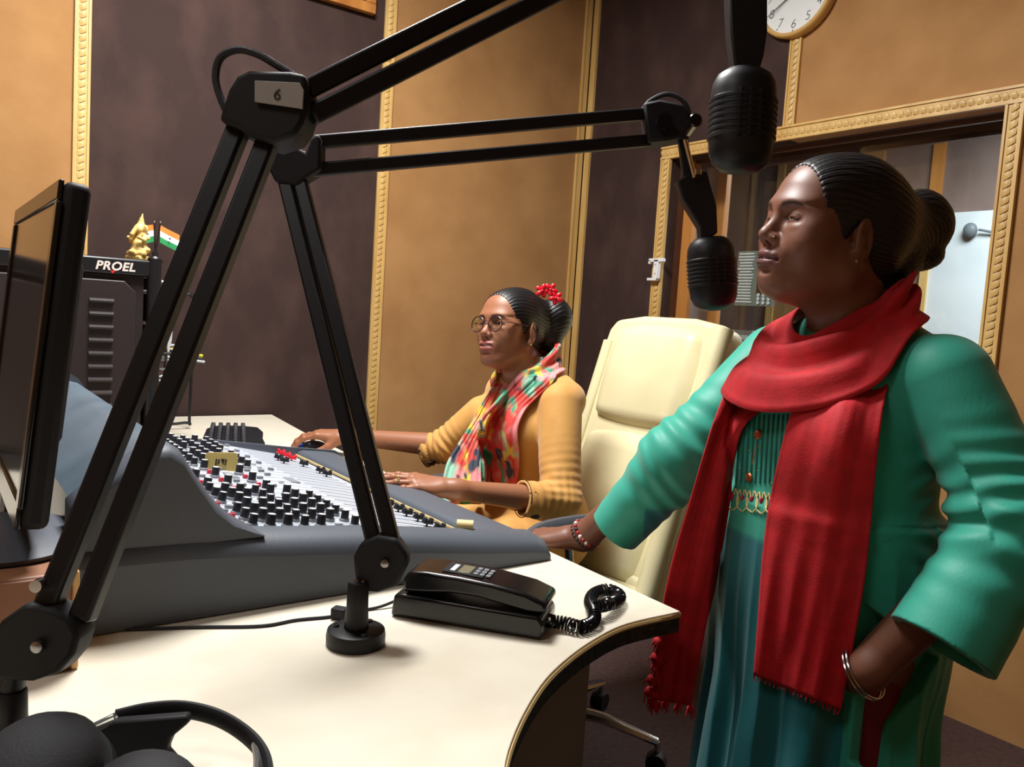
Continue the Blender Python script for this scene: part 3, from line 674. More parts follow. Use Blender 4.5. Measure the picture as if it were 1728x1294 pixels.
for c, s in (((0, Hm/2-.012), (Wm-.01, .024)), ((0, -Hm/2+.016), (Wm-.01, .032)), ((Wm/2-.012, 0), (.024, Hm-.05)), ((-Wm/2+.012, 0), (.024, Hm-.05))):
    MB().box(mc+fr*.017+yy*c[0]+up*c[1], (.006, s[0], s[1]), Rm).build('bezel', 'black_gloss', t, bevel=.002)
MB().box(mc+fr*.0155+up*.004, (.002, Wm-.05, Hm-.055), Rm).build('screen', 'screen', t)
MB().box(mc-up*.215-fr*.005, (.03, .07, .08), Rm).build('neck', 'black_matt', t, bevel=.006)
MB().lathe([(.115, 0), (.118, .006), (.10, .014), (.03, .022)], (.085, 1.19, .8705), n=36, ell=.85).build('foot', 'console_pad', t)
# ================================================================== equipment rack
t = thing('equipment_rack', (.25, 2.58, .75), 'dark metal equipment rack with side vents behind the console', 'rack')
rx0, rx1, ry0, ry1, rz0, rz1 = -.12, .525, 2.35, 2.82, .752, 1.288
MB().box(((rx0+rx1)/2-.01, (ry0+ry1)/2, (rz0+rz1-.045)/2), (rx1-rx0-.05, ry1-ry0-.03, rz1-rz0-.045)).build('case', 'rack_side', t)
MB().box(((rx0+rx1)/2, (ry0+ry1)/2, rz1-.022), (rx1-rx0, ry1-ry0, .044)).build('top_rail', 'rack_black', t, bevel=.006)
MB().box(((rx0+rx1)/2, (ry0+ry1)/2, rz0+.02), (rx1-rx0, ry1-ry0, .04)).build('bottom_rail', 'rack_black', t, bevel=.006)
for x in (rx0+.015, rx1-.01):
    for y in (ry0+.01, ry1-.01): MB().lathe([(.018, 0), (.018, rz1-rz0+.006), (.013, rz1-rz0+.012)], (x, y, rz0), n=16).build('post', 'rack_black', t)
pn = MB(); px0, px1, pz0, pz1 = rx0+.05, rx1-.055, rz0+.06, rz1-.06
pn.prism([(px0+.03, pz0), (px1-.03, pz0), (px1, pz0+.03), (px1, pz1-.03), (px1-.03, pz1), (px0+.03, pz1), (px0, pz1-.03), (px0, pz0+.03)], (0, ry0+.02, 0), (1, 0, 0), (0, 0, 1), .02).build('side_cover', 'rack_side', t, bevel=.003)
for i in range(10):
    z = 1.172-.0275*i*1.27
    if z < rz0+.1: break
    v = MB(); v.tube([(.356, ry0-.002, z), (.414, ry0-.002, z)], .0065, 8); v.build('vent_louvre', 'rack_side', t)
lg = text('lettering', 'PROEL', 'print_white', t, (.416, ry0-.0005, rz1-.024), (1, 0, 0), (0, 0, 1), .031, .0004, .22, .001, space=1.08)
MB().prism([(0, 0), (.012, 0), (.004, -.008)], (.405, ry0-.0008, rz1-.035), (1, 0, 0), (0, 0, 1), .0005).build('logo_tick', 'print_red', t)
# front of the rack (towards the operator): equipment faces, handles, leads
fx = rx1+.004
for z0, h, m in ((.80, .085, 'rack_black'), (.89, .085, 'rack_side'), (.98, .085, 'rack_black'), (1.07, .04, 'steel'), (1.115, .085, 'rack_black'), (1.205, .04, 'steel')):
    u = MB().box((fx, (ry0+ry1)/2, z0+h/2), (.02, ry1-ry0-.05, h-.006)).build('rack_unit', m, t, bevel=.002)
    for y in (ry0+.06, ry1-.06): MB().tube(spline([(fx+.01, y, z0+.012), (fx+.032, y, z0+.012), (fx+.032, y, z0+h-.012), (fx+.01, y, z0+h-.012)], 5), .004, 6).build('handle', 'steel', u)
for (z, y, h) in ((1.2, 2.46, .05), (1.14, 2.62, .04)): MB().box((fx+.013, y, z), (.003, .1, h), Matrix.Rotation(.12, 3, 'X')).build('paper_label', 'paper', t)
MB().prism([(0, .09), (.05, .10), (.035, -.02), (.012, -.07)], (fx+.03, 2.40, 1.09), (.6, .8, 0), (0, 0, 1), .002).build('paper_slip', 'paper', t)
br = [(fx, ry1-.02, 1.205), (fx+.17, ry1-.02, 1.205), (fx+.2, ry1-.02, 1.198), (fx+.207, ry1-.02, 1.17), (fx+.205, ry1-.02, .80), (fx+.19, ry1-.02, .772), (fx, ry1-.02, .765)]
MB().tube(spline(br, 5), .005, 8).build('wire_guard', 'rack_black', t)
MB().box((fx+.05, ry0+.12, 1.0), (.012, .02, .40)).build('cable_post', 'rack_black', t, bevel=.002)
for i in range(9):
    z = .985+.012*rng.random()*4; y = 2.40+.03*i; e_ = fx+.11+.05*rng.random()
    MB().tube(spline([(fx, y, z), (fx+.04, y-.01, z+.01*rng.random()), (e_, y-.02+.03*rng.random(), z-.005)], 6), .0045, 6).build('lead', 'cable_grey' if i % 3 else 'rubber', t)
for i in range(4):
    z = 1.0+.012*i; p = np.array([fx+.09, 2.55+.05*i, z]); q = p+[.085+.01*rng.random(), .03, .015-.012*i]
    MB().tube(spline([p, (p+q)/2+[0, 0, .01], q], 6), .006, 6).build('lead', 'cable_yellow' if i % 2 == 0 else 'cable_grey', t)
for i in range(7):
    z = .84+.02*i; y = 2.39+.02*rng.random(); MB().tube(spline([(fx, y, z), (fx+.03, y-.01, z-.01), (fx+.045, y+.03, z-.03), (fx+.01, y+.06, z-.04)], 5), .004, 6).build('lead', 'rubber' if i % 2 else 'cable_grey', t)
# flags on the rack
fp = np.array([.545, 2.47, 1.288])
fp = np.array([.50, 2.47, 1.2885])
t = thing('desk_flag', fp, 'pair of small tricolour flags on a black stand on top of the rack', 'flag')
MB().lathe([(.022, 0), (.022, .006), (.009, .012), (.007, .03)], fp+[.04, 0, 0], n=20).build('stand_foot', 'rack_black', t)
fb = fp+[.04, 0, .02]
for sx, dx_ in ((-1, -.004), (1, .012)):
    tp = fb+[dx_, 0, .093]; MB().tube([fb, tp], .0022, 8).build('pole', 'rack_black', t); MB().ball(tp, .0035, 8).build('finial', 'steel', t)
    ln = .052 if sx > 0 else .035; h3 = .0165
    for k_, m in enumerate(('saffron', 'flag_white', 'flag_green')):
        G = []
        for u in np.linspace(0, 1, 9):
            dr = -.45*u*ln if sx > 0 else -.3*u*ln; o = tp+[sx*u*ln, .004*math.sin(u*5), -.006+dr]
            G.append([o+[0, 0, -h3*k_], o+[-.0 if sx > 0 else 0, 0, -h3*(k_+1)]])
        MB().grid(np.array(G)).build('flag_band', m, t, solid=.0004, smooth=False)
        if k_ == 1:
            o = tp+[sx*.5*ln, -.002, -.006+(-.45 if sx > 0 else -.3)*.5*ln-h3*1.5]; MB().lathe([(.0026, 0), (.0026, .0008)], o, (0, -1, 0), 12).build('wheel_emblem', 'navy', t)
# ================================================================== keyboard and mouse
kc = np.array([.79, 2.49, .752]); ka = nrm([.30, .95, 0]); kx = np.array([ka[1], -ka[0], 0.])
t = thing('keyboard', kc, 'black curved keyboard lying on the desk beyond the console', 'keyboard')
def kp(u, v, h): return kc+ka*u*1.14+kx*v*1.1+np.array([0, 0, h])
ol = [(-.21, -.075), (-.16, -.085), (0, -.092), (.15, -.088), (.205, -.07), (.222, -.03), (.215, .03), (.19, .075), (.1, .088), (0, .082), (-.1, .088), (-.19, .08), (-.22, .02)]
bb_ = MB(); bb_.prism([(v, u) for u, v in ol][::-1] if True else ol, kp(0, 0, 0), kx, ka, .022); bb_.build('case', 'black_matt', t, bevel=.006)
KEY_ = MB().box((0, 0, .006), (.0155, .0155, .012), top=.78).build('key', 'knob_black', None, bevel=.001); KEY_.parent = t
fst = True
for i in range(5):
    for j in range(19):
        u = -.19+.0205*j; v = -.062+.026*i*.82
        if abs(u) > .2: continue
        o = KEY_ if fst else KEY_.copy()
        if not fst: COL.objects.link(o); o.parent = t
        fst = False
        ang_ = math.atan2(ka[1], ka[0]); o.location = tuple(kp(u, v, .021+.006*math.cos(u*9))-kc+0*kc); o.rotation_euler = (0, 0, ang_)
mc_ = on(527, 757, 2, .762); md = nrm([-.9, .25, 0]); ms = np.array([-md[1], md[0], 0.])
t = thing('computer_mouse', (mc_[0], mc_[1], .751), 'dark mouse with a blue front under the seated woman\'s right hand', 'mouse')
Rm_ = np.stack([md, ms, [0, 0, 1]], 1); mb0 = np.array([mc_[0], mc_[1], .7515])
def dome(u0, u1, w, h, n=16):
    G = []
    for i in range(n+1):
        u = u0+(u1-u0)*i/n; q = (u+.058)/.116; q = min(max(q, .001), .999); wd = w*(math.sin(PI*q)**.45); hh = h*(math.sin(PI*(q*.86+.1))**.7)
        G.append([mb0+Rm_@np.array([u, wd*math.cos(PI*j/10), max(hh*math.sin(PI*j/10), 0)]) for j in range(11)])
    return np.array(G)
MB().grid(dome(-.058, .030, .031, .036)).build('shell', 'mouse_dark', t, ang=70)
MB().grid(dome(.030, .058, .031, .036)).build('front', 'mouse_blue', t, ang=70)
MB().lathe([(.009, -.003), (.009, .003)], mb0+Rm_@np.array([.034, 0, .026]), ms, 16).build('scroll_wheel', 'black_matt', t)
# ================================================================== office chair
ch = thing('office_chair', (1.5, 1.62, 0), 'cream leather high back office chair under the seated woman', 'chair')
tb_ = np.array([.30, 0, .954]); fb_ = np.array([-.954, 0, .30])          # up along the back, and its front normal
cb = np.array([1.585, 1.63, .50])                                         # foot of the backrest, centre
def pad(cu, cw, hu, hw, th, d0, name, mt, puff=.02, n=14, wave=0):
    # cushion on the backrest plane: u across (y), w up the back; rounded rectangle with a soft crown
    G0 = []; 
    for i in range(n+1):
        row = []
        for j in range(n+1):
            u = -1+2*i/n; w_ = -1+2*j/n
            # square to rounded square
            k = .12; uu = u*(1-k*w_*w_*abs(u)**6); ww = w_*(1-k*u*u*abs(w_)**6)
            ed = (1-abs(u)**5)*(1-abs(w_)**5); h = d0+th*min(1, ed*3)**.5+puff*(1-u*u)*(1-w_*w_)
            row.append(cb+np.array([0, 1, 0])*(cu+uu*hu)+tb_*(cw+ww*hw)+fb_*h)
        G0.append(row)
    return MB().grid(np.array(G0)).build(name, mt, ch, ang=70)
bk = MB()
for_ = [(-.238, -.05), (.238, -.05), (.248, .2), (.244, .55), (.232, .70), (.212, .735), (.1, .752), (-.1, .752), (-.212, .735), (-.232, .70), (-.244, .55), (-.248, .2)]
bk.prism([(x, y) for x, y in for_], cb-fb_*.05, (0, -1, 0), tb_, .095); 
bk.build('back_shell', 'leather', ch, bevel=.02, seg=4)
pad(.01, .565, .18, .155, .022, .042, 'headrest_pad', 'leather')
pad(.01, .18, .18, .215, .022, .042, 'back_pad', 'leather', .012)
for s in (-1, 1): 
    G = [[cb+np.array([0, s, 0])*(.214+(.030 if s < 0 else .02)*math.cos(q))+tb_*w_+fb_*(.045+(.03 if s < 0 else .012)*math.sin(q)) for q in np.linspace(-PI*.3, PI*1.1, 9)] for w_ in np.linspace(-.02, .72 if s < 0 else .66, 12)]
    MB().grid(np.array(G)).build('side_bolster', 'leather', ch, ang=70)
    MB().tube([cb+np.array([0, s, 0])*.248+tb_*w_+fb_*(-.045) for w_ in np.linspace(0, .70, 8)], .004, 6).build('piping', 'piping', ch)
st = MB(); st.box((1.32, 1.63, .455), (.50, .50, .10)); st.build('seat', 'leather', ch, bevel=.04, seg=4)
MB().box((1.42, 1.63, .39), (.46, .44, .04)).build('seat_pan', 'leather', ch, bevel=.012)
MB().box((1.60, 1.63, .46), (.14, .46, .14)).build('lower_back', 'leather', ch, bevel=.03, seg=3)
for s in (-1, 1):
    y = 1.645+s*.262
    MB().tube(spline([(1.43, y, .69), (1.38, y, .708), (1.28, y, .716), (1.15, y, .712), (1.10, y, .69)], 6), .02, 10, ell=1.4).build('armrest', 'arm_rubber', ch)
    MB().tube(spline([(1.22, y, .69), (1.25, y, .58), (1.35, y, .46), (1.45, y, .41)], 6), .011, 10).build('arm_bracket', 'chrome', ch)
MB().cyl((1.42, 1.63, .12), (1.42, 1.63, .38), .028, n=20).build('gas_column', 'chrome', ch)
for i in range(5):
    an = 2*PI*i/5+4.1; e_ = np.array([math.cos(an), math.sin(an), 0]); c = np.array([1.42, 1.63, 0])
    lg_ = MB().tube([c+e_*.02+[0, 0, .125], c+e_*.15+[0, 0, .12], c+e_*.30+[0, 0, .085]], [.026, .022, .016], 10, ell=.7).build('base_leg', 'chrome', ch)
    p = c+e_*.30; MB().lathe([(.026, -.02), (.028, -.014), (.028, .014), (.026, .02)], p+[0, 0, .0285], (-e_[1], e_[0], 0), 18).build('caster', 'black_matt', lg_)
    MB().cyl(p+[0, 0, .055], p+[0, 0, .085], .008, n=8).build('caster_stem', 'steel', lg_)
# tall figurine on the rack
# ================================================================== organic modelling: signed distance fields -> surface nets -> projected mesh
def d_cap(P, a, b, r1, r2):
    a = np.asarray(a, float); ab = np.asarray(b, float)-a; L2 = ab@ab+1e-12
    t = np.clip((P-a)@ab/L2, 0, 1); q = P-a-t[:, None]*ab
    return np.sqrt((q*q).sum(1))-(r1+(r2-r1)*t)
def d_ell(P, c, r, R=None):
    q = P-np.asarray(c, float)
    if R is not None: q = q@R
    r = np.asarray(r, float); k0 = np.sqrt(((q/r)**2).sum(1)); k1 = np.sqrt(((q/(r*r))**2).sum(1))
    return np.where(k1 > 1e-9, k0*(k0-1)/(k1+1e-12), -r.min())
def d_box(P, c, s, r, R=None):
    q = P-np.asarray(c, float)
    if R is not None: q = q@R
    q = np.abs(q)-np.asarray(s, float)+r
    return np.sqrt((np.maximum(q, 0)**2).sum(1))+np.minimum(q.max(1), 0)-r
def d_tor(P, c, R1, r, R):                # ring in the local xy plane
    q = (P-np.asarray(c, float))@R; return np.sqrt((np.sqrt(q[:, 0]**2+q[:, 1]**2)-R1)**2+q[:, 2]**2)-r
def smin(a, b, k):
    h = np.maximum(k-np.abs(a-b), 0)/k; return np.minimum(a, b)-h*h*k*.25
class Field:
    def __init__(s): s.ops = []; s.T = None
    def frame(s, o, R, sc=1.0): s.T = (np.asarray(o, float), np.asarray(R, float), sc); return s     # local -> world: o + R p sc
    def _put(s, kind, fn, c, rad, k):
        if s.T is not None:
            o, R, sc = s.T; g = lambda P, fn=fn, o=o, R=R, sc=sc: fn((P-o)@R/sc)*sc
            s.ops.append((kind, g, o+R@np.asarray(c, float)*sc, rad*sc, k*sc))
        else: s.ops.append((kind, fn, np.asarray(c, float), rad, k))
        return s
    def cap(s, a, b, r1, r2=None, k=.01, kind='u'):
        r2 = r1 if r2 is None else r2; a = np.asarray(a, float); b = np.asarray(b, float)
        return s._put(kind, lambda P: d_cap(P, a, b, r1, r2), (a+b)/2, np.linalg.norm(b-a)/2+max(r1, r2), k)
    def ell(s, c, r, k=.01, R=None, kind='u'): return s._put(kind, lambda P: d_ell(P, c, r, R), c, max(r), k)
    def box(s, c, h, r=.005, k=.01, R=None, kind='u'): return s._put(kind, lambda P: d_box(P, c, h, r, R), c, np.linalg.norm(h), k)
    def tor(s, c, R1, r, R, k=.01, kind='u'): return s._put(kind, lambda P: d_tor(P, c, R1, r, R), c, R1+r, k)
    def fn(s, f, c, rad, k=.01, kind='u'): return s._put(kind, f, c, rad, k)
    def chain(s, pts, rs, k=.01):
        for i in range(len(pts)-1): s.cap(pts[i], pts[i+1], rs[i], rs[i+1], k)
        return s
    def __call__(s, P):
        if len(P) > 3000:                 # sort the points into cells so that far operations can be skipped
            kk = np.floor(P/.07).astype(np.int64); key = (kk[:, 0]*4001+kk[:, 1])*4001+kk[:, 2]; od = np.argsort(key, kind='stable'); ks = key[od]
            cut_ = np.r_[0, np.nonzero(np.diff(ks))[0]+1, len(P)]; out = np.empty(len(P)); Ps = P[od]
            for i in range(len(cut_)-1): out[od[cut_[i]:cut_[i+1]]] = s._ev(Ps[cut_[i]:cut_[i+1]])
            return out
        return s._ev(P)
    def _ev(s, P):
        d = np.full(len(P), .5)
        if not len(P): return d
        lo_, hi_ = P.min(0), P.max(0); mid = (lo_+hi_)/2; hr = np.linalg.norm(hi_-lo_)/2
        for kind, f, c, rad, k in s.ops:
            if math.dist(mid, c) > rad+.035+k+hr: continue
            q = P-c; m = np.nonzero((q*q).sum(1) < (rad+.035+k)**2)[0]
            if not len(m): continue
            v = f(P[m])
            if kind == 'u': d[m] = smin(d[m], v, max(k, 1e-5))
            elif kind == 's': d[m] = -smin(-d[m], v, max(k, 1e-5))
            elif kind == 'i': d[m] = -smin(-d[m], -v, max(k, 1e-5))
            else: d[m] = d[m]+v            # 'd': displacement
        return d
    def normal(s, P, e=.0008):
        K = np.array([[1, -1, -1], [-1, -1, 1], [-1, 1, -1], [1, 1, 1.]]); g = np.zeros_like(P)
        for q in K: g += q*s(P+q*e)[:, None]
        return g/(4*e)
def nets(F, lo, hi, h, it=2):
    lo = np.asarray(lo, float); B = 8; n = np.ceil((np.asarray(hi)-lo)/h/B).astype(int); N = n*B
    ci = np.stack(np.meshgrid(*[np.arange(k) for k in n], indexing='ij'), -1).reshape(-1, 3)
    cc_ = lo+(ci*B+B/2-.5)*h; cd = F(cc_)
    S = np.repeat(np.repeat(np.repeat(np.where(cd < 0, -1., 1.).reshape(n), B, 0), B, 1), B, 2)
    act = ci[np.abs(cd) < B*h*.95+.012]
    loc = np.stack(np.meshgrid(*[np.arange(B)]*3, indexing='ij'), -1).reshape(-1, 3)
    for s0 in range(0, len(act), 1500):
        I = (act[s0:s0+1500, None, :]*B+loc[None]).reshape(-1, 3); S[I[:, 0], I[:, 1], I[:, 2]] = F(lo+I*h)
    S[0] = S[-1] = 1; S[:, 0] = S[:, -1] = 1; S[:, :, 0] = S[:, :, -1] = 1
    neg = S < 0; cnt = np.zeros(N-1, np.int8)
    for a in (0, 1):
        for b in (0, 1):
            for c in (0, 1): cnt += neg[a:N[0]-1+a, b:N[1]-1+b, c:N[2]-1+c]
    cells = np.argwhere((cnt > 0) & (cnt < 8)); idx = np.full(N-1, -1, np.int32); idx[tuple(cells.T)] = np.arange(len(cells))
    acc = np.zeros((len(cells), 3)); num = np.zeros(len(cells)); cor = [(a, b, c) for a in (0, 1) for b in (0, 1) for c in (0, 1)]
    val = {q: S[cells[:, 0]+q[0], cells[:, 1]+q[1], cells[:, 2]+q[2]] for q in cor}
    for p in cor:
        for ax in range(3):
            if p[ax]: continue
            q = list(p); q[ax] = 1; q = tuple(q); a, b = val[p], val[q]; m = (a < 0) != (b < 0)
            t = np.where(m, a/(a-b+1e-20), 0)
            pos = np.array(p, float)[None]+t[:, None]*np.eye(3)[ax][None]; acc[m] += pos[m]; num[m] += 1
    V = lo+(cells+acc/num[:, None])*h
    Fs = []
    for ax in range(3):
        u, v = (ax+1) % 3, (ax+2) % 3
        s0 = [slice(1, -1)]*3; s1 = [slice(1, -1)]*3; s0[ax] = slice(0, -1); s1[ax] = slice(1, None)
        A, Bq = neg[tuple(s0)], neg[tuple(s1)]
        e = np.argwhere(A != Bq); off = np.ones(3, int); off[ax] = 0; e = e+off; fl = neg[tuple(e.T)]
        du = np.zeros(3, int); du[u] = 1; dv = np.zeros(3, int); dv[v] = 1
        q = np.stack([idx[tuple((e-du-dv).T)], idx[tuple((e-dv).T)], idx[tuple(e.T)], idx[tuple((e-du).T)]], 1)
        q[~fl] = q[~fl][:, ::-1]; Fs.append(q)
    Q = np.concatenate(Fs); Q = Q[(Q >= 0).all(1)]
    return snap(F, V, it, h), Q
def snap(F, V, it, lim):
    for _ in range(it):
        d = F(V); g = F.normal(V); V = V-np.clip(d, -lim, lim)[:, None]*g/np.maximum((g*g).sum(1), .25)[:, None]
    return V
def refine(F, V, Q, regions, lim):       # split the faces inside the regions once more and pull the new points onto the surface
    me = bpy.data.meshes.new('tmp'); me.from_pydata(V.tolist(), [], Q if isinstance(Q, list) else Q.tolist()); bm = bmesh.new(); bm.from_mesh(me); bpy.data.meshes.remove(me)
    R = [(np.asarray(c, float), r) for c, r in regions]
    co = np.array([v.co for v in bm.verts]); ins = np.zeros(len(co), bool)
    for c, r in R: ins |= ((co-c)**2).sum(1) < r*r
    ed = [e for e in bm.edges if ins[e.verts[0].index] and ins[e.verts[1].index]]
    bmesh.ops.subdivide_edges(bm, edges=ed, cuts=1, use_grid_fill=True)
    V2 = np.array([v.co for v in bm.verts]); bm.verts.index_update(); Q2 = [[v.index for v in f.verts] for f in bm.faces]; bm.free()
    return snap(F, V2, 2, lim), Q2
def organic(name, F, lo, hi, h, mats, parent=None, regions=(), color=None, it=2, cut=None):
    V, Q = nets(F, lo, hi, h, it)
    hh = h
    for reg in regions:
        hh *= .5; V, Q = refine(F, V, Q, reg, hh*1.5)
    Q = Q if isinstance(Q, list) else Q.tolist()
    if cut is not None:
        keep = ~cut(V); Q = [q for q in Q if all(keep[i] for i in q)]
        used = sorted({i for q in Q for i in q}); mp_ = np.full(len(V), -1); mp_[used] = np.arange(len(used)); V = V[used]; Q = [[int(mp_[i]) for i in q] for q in Q]
    me = bpy.data.meshes.new(name); p = getp(parent) if parent is not None else np.zeros(3)
    me.from_pydata((V-p).tolist(), [], Q)
    me.materials.append(M[mats]); me.polygons.foreach_set('use_smooth', [True]*len(me.polygons)); me.update()
    if color is not None:
        C = color(V, F); at_ = me.color_attributes.new('Col', 'FLOAT_COLOR', 'POINT'); at_.data.foreach_set('color', np.concatenate([C, np.ones((len(C), 1))], 1).astype(np.float32).ravel())
    o = bpy.data.objects.new(name, me); COL.objects.link(o)
    if parent is not None: o.parent = parent
    return o
def rot_ypr(yaw, pit, rol):               # head frame columns: left, forward, up
    f = np.array([math.cos(yaw)*math.cos(pit), math.sin(yaw)*math.cos(pit), math.sin(pit)]); l = np.array([-math.sin(yaw), math.cos(yaw), 0])
    u = np.array([-math.cos(yaw)*math.sin(pit), -math.sin(yaw)*math.sin(pit), math.cos(pit)])
    return np.stack([math.cos(rol)*l+math.sin(rol)*u, f, -math.sin(rol)*l+math.cos(rol)*u], 1)
def Rx(a): return np.array([[1, 0, 0], [0, math.cos(a), -math.sin(a)], [0, math.sin(a), math.cos(a)]])
def Ry(a): return np.array([[math.cos(a), 0, math.sin(a)], [0, 1, 0], [-math.sin(a), 0, math.cos(a)]])
def Rz(a): return np.array([[math.cos(a), -math.sin(a), 0], [math.sin(a), math.cos(a), 0], [0, 0, 1]])
# ------------------------------------------------------------------ head
EYE = (.0315, .0735, .004)
def head(F, o, R, sc, lid=.35, smile=0., plump=1.0, mouth=.0, chin=0.):
    F.frame(o, R, sc)
    F.ell((0, -.018, .038), (.074, .092, .079), .01)
    F.ell((0, .030, .030), (.066, .062, .068), .03)
    F.ell((0, .030, -.035), (.058*plump, .058, .078), .03)
    for s in (-1, 1):
        F.cap((s*.052*plump, .0, -.058), (s*.018, .062, -.098+chin), .024*plump, .017, .03)
        F.ell((s*.040*plump, .056, -.030), (.025*plump, .026, .028), .025)
        F.ell((s*.050, .050, -.004), (.018, .022, .016), .02)            # cheekbone
    F.ell((0, .069, -.100+chin), (.020, .018, .017), .02)                     # chin
    F.ell((0, .030, -.098+chin), (.040*plump, .045, .022*plump), .02)         # under the jaw
    F.ell((0, .074, .022), (.046, .020, .010), .022)                     # brow
    F.ell((0, .082, -.058), (.030, .014, .024), .02)                     # muzzle
    for s in (-1, 1):
        F.ell((s*.0325, .097, .004), (.019, .015, .0115), .014, None, 's')  # socket
        F.ell((s*EYE[0], EYE[1], EYE[2]), (.0168, .0135, .0140), .006)     # lid ball
        F.ell((s*EYE[0]+s*.002, EYE[1]+.001, EYE[2]-.0155), (.016, .011, .0075), .006)   # lower lid bag
    # nose
    F.cap((0, .082, .014), (0, .1005, -.020), .0075, .0090, .012)
    F.ell((0, .1035, -.027), (.0105, .0105, .0092), .008)
    for s in (-1, 1): F.ell((s*.0118, .0935, -.0315), (.0078, .0105, .0078), .007)
    F.cap((0, .100, -.033), (0, .091, -.040), .0045, .004, .006)
    for s in (-1, 1): F.ell((s*.0062, .0975, -.0385), (.0036, .0060, .0026), .003, Rx(.5), 's')
    # mouth
    F.ell((0, .0925, -.0555-.002*0), (.0225+.003*smile, .0085, .0060), .006)
    for s in (-1, 1): F.ell((s*.006, .0965, -.0535), (.0085, .0058, .0050), .005)
    F.ell((0, .0925, -.0672-.003*mouth), (.0185+.003*smile, .0090, .0066), .006)
    F.fn(lambda P: d_ell(P-np.stack([0*P[:, 0], -.35*smile*np.abs(P[:, 0])**1.0*0, .22*smile*np.abs(P[:, 0])], 1)*1.0, (0, .1015, -.0612-.001*mouth), (.0240+.004*smile, .0100+.0030*(smile > 0), .0013+.0032*mouth)), (0, .10, -.061), .03, .003, 's')
    for s in (-1, 1): F.ell((s*.0265, .089, -.0612), (.0014, .0020, .0014), .006, None, 's') if smile == 0 else None
    F.ell((0, .094, -.079), (.016, .006, .0045), .008, None, 's')          # fold under the lip
    for s in (-1, 1):                                                      # eye slit
        F.fn(lambda P, s=s: d_ell(P-np.stack([0*P[:, 0], 0*P[:, 0], -.012*((P[:, 0]-s*EYE[0])/.013)**2*.15], 1), (s*(EYE[0]+.001), EYE[1]+.014, EYE[2]-.003+.001*lid), (.0140, .0125, .0012+.0052*lid)), (s*EYE[0], EYE[1]+.012, EYE[2]), .016, .0012, 's')
        F.cap((s*.020, EYE[1]+.0085, EYE[2]+.0095), (s*.043, EYE[1]+.002, EYE[2]+.0085), .0006, .0006, .003, 's')   # lid crease
    for s in (-1, 1):                                                      # ears
        Re = Rz(-s*.35)@Rx(-.18)
        F.ell((s*.0745, -.010, -.008), (.0075, .018, .030), .006, Re)
        F.ell((s*.0800, -.011, -.003), (.0050, .0125, .0205), .004, Re, 's')
        F.ell((s*.0770, -.004, -.012), (.005, .005, .010), .004, Re)
        F.ell((s*.0745, -.003, -.037), (.0058, .0085, .010), .006)
    F.T = None
def head_color(o, R, sc, skin, lip, brow=True, liner=True, lid_=1.):
    skin, lip, dark = np.array(lin(skin)), np.array(lin(lip)), np.array(lin((26, 18, 16)))
    def col(V, F_):
        P = (V-o)@R/sc; C = np.tile(skin, (len(V), 1))
        def mixin(w, c): C[:] = C*(1-w[:, None])+np.asarray(c)*w[:, None]
        near_ = (P*P).sum(1) < .0324; P = np.where(near_[:, None], P, 9.); x, y, z = P.T; ax = np.abs(x); fr = (y > .05) & near_
        mi = np.clip(1-np.abs(z+.0612)/.0022, 0, 1)*(ax < .026)*(y > .06)*(y < .0985); mixin_mi = mi  # shade of the mouth painted dark into the slit between the lips
        m = np.clip(1.25-np.sqrt((x/.026)**2+((z+.0610)/.0135)**2), 0, .28)/.28*(y > .083); mixin(m, lip); mixin(mixin_mi*.9, dark)
        if brow:
            t = (ax-.014)/.036; zc = .0195+.0060*np.sin(np.clip(t, 0, 1)*PI*.8)-.004*np.clip(t, 0, 1)
            w_ = .0040*(1-.45*np.clip(t, 0, 1)); b = np.clip(1.4-np.abs(z-zc)/w_, 0, 1)*np.clip((t+.05)*12, 0, 1)*np.clip((1.05-t)*8, 0, 1)*fr; mixin(b*.85, dark)
        if liner:
            l_ = np.clip(1-np.abs(np.sqrt(((ax-EYE[0])/.0150)**2+((z-EYE[2]+.002)/.0060)**2)-1)/.22, 0, 1)*(y > .07)*np.where(z > EYE[2]-.003, 1, .7); mixin(l_*.85, dark)
            s_l = np.clip(1.6-np.abs(z-EYE[2]+.0035+.25*lid_*.01+6*(ax-EYE[0])**2)/.0011, 0, 1)*(np.abs(ax-EYE[0]) < .0145)*(y > .066); mixin(s_l*.9*(lid_ < .2), dark)
        return np.clip(C, 0, 1)
    return col
def eyes(o, R, sc, parent, gaze=(0, 1, 0)):
    g = nrm(R@np.asarray(gaze, float))
    for s in (-1, 1):
        c = o+R@(np.array([s*EYE[0], EYE[1], EYE[2]-.001]))*sc; r = .0122*sc
        e = MB(); e.lathe([(r*math.sin(a), r*math.cos(a)) for a in np.linspace(.46, PI-.01, 12)], c, g, 20, m=0); e.lathe([(r*1.002*math.sin(a), r*1.002*math.cos(a)) for a in (.47, .35, .2)], c, g, 20, m=1); e.lathe([(r*1.004*math.sin(a), r*1.004*math.cos(a)) for a in (.21, .1, .01)], c, g, 16, m=2)
        e.build('eyeball', ['eye_white', 'iris', 'pupil'], parent, ang=80)
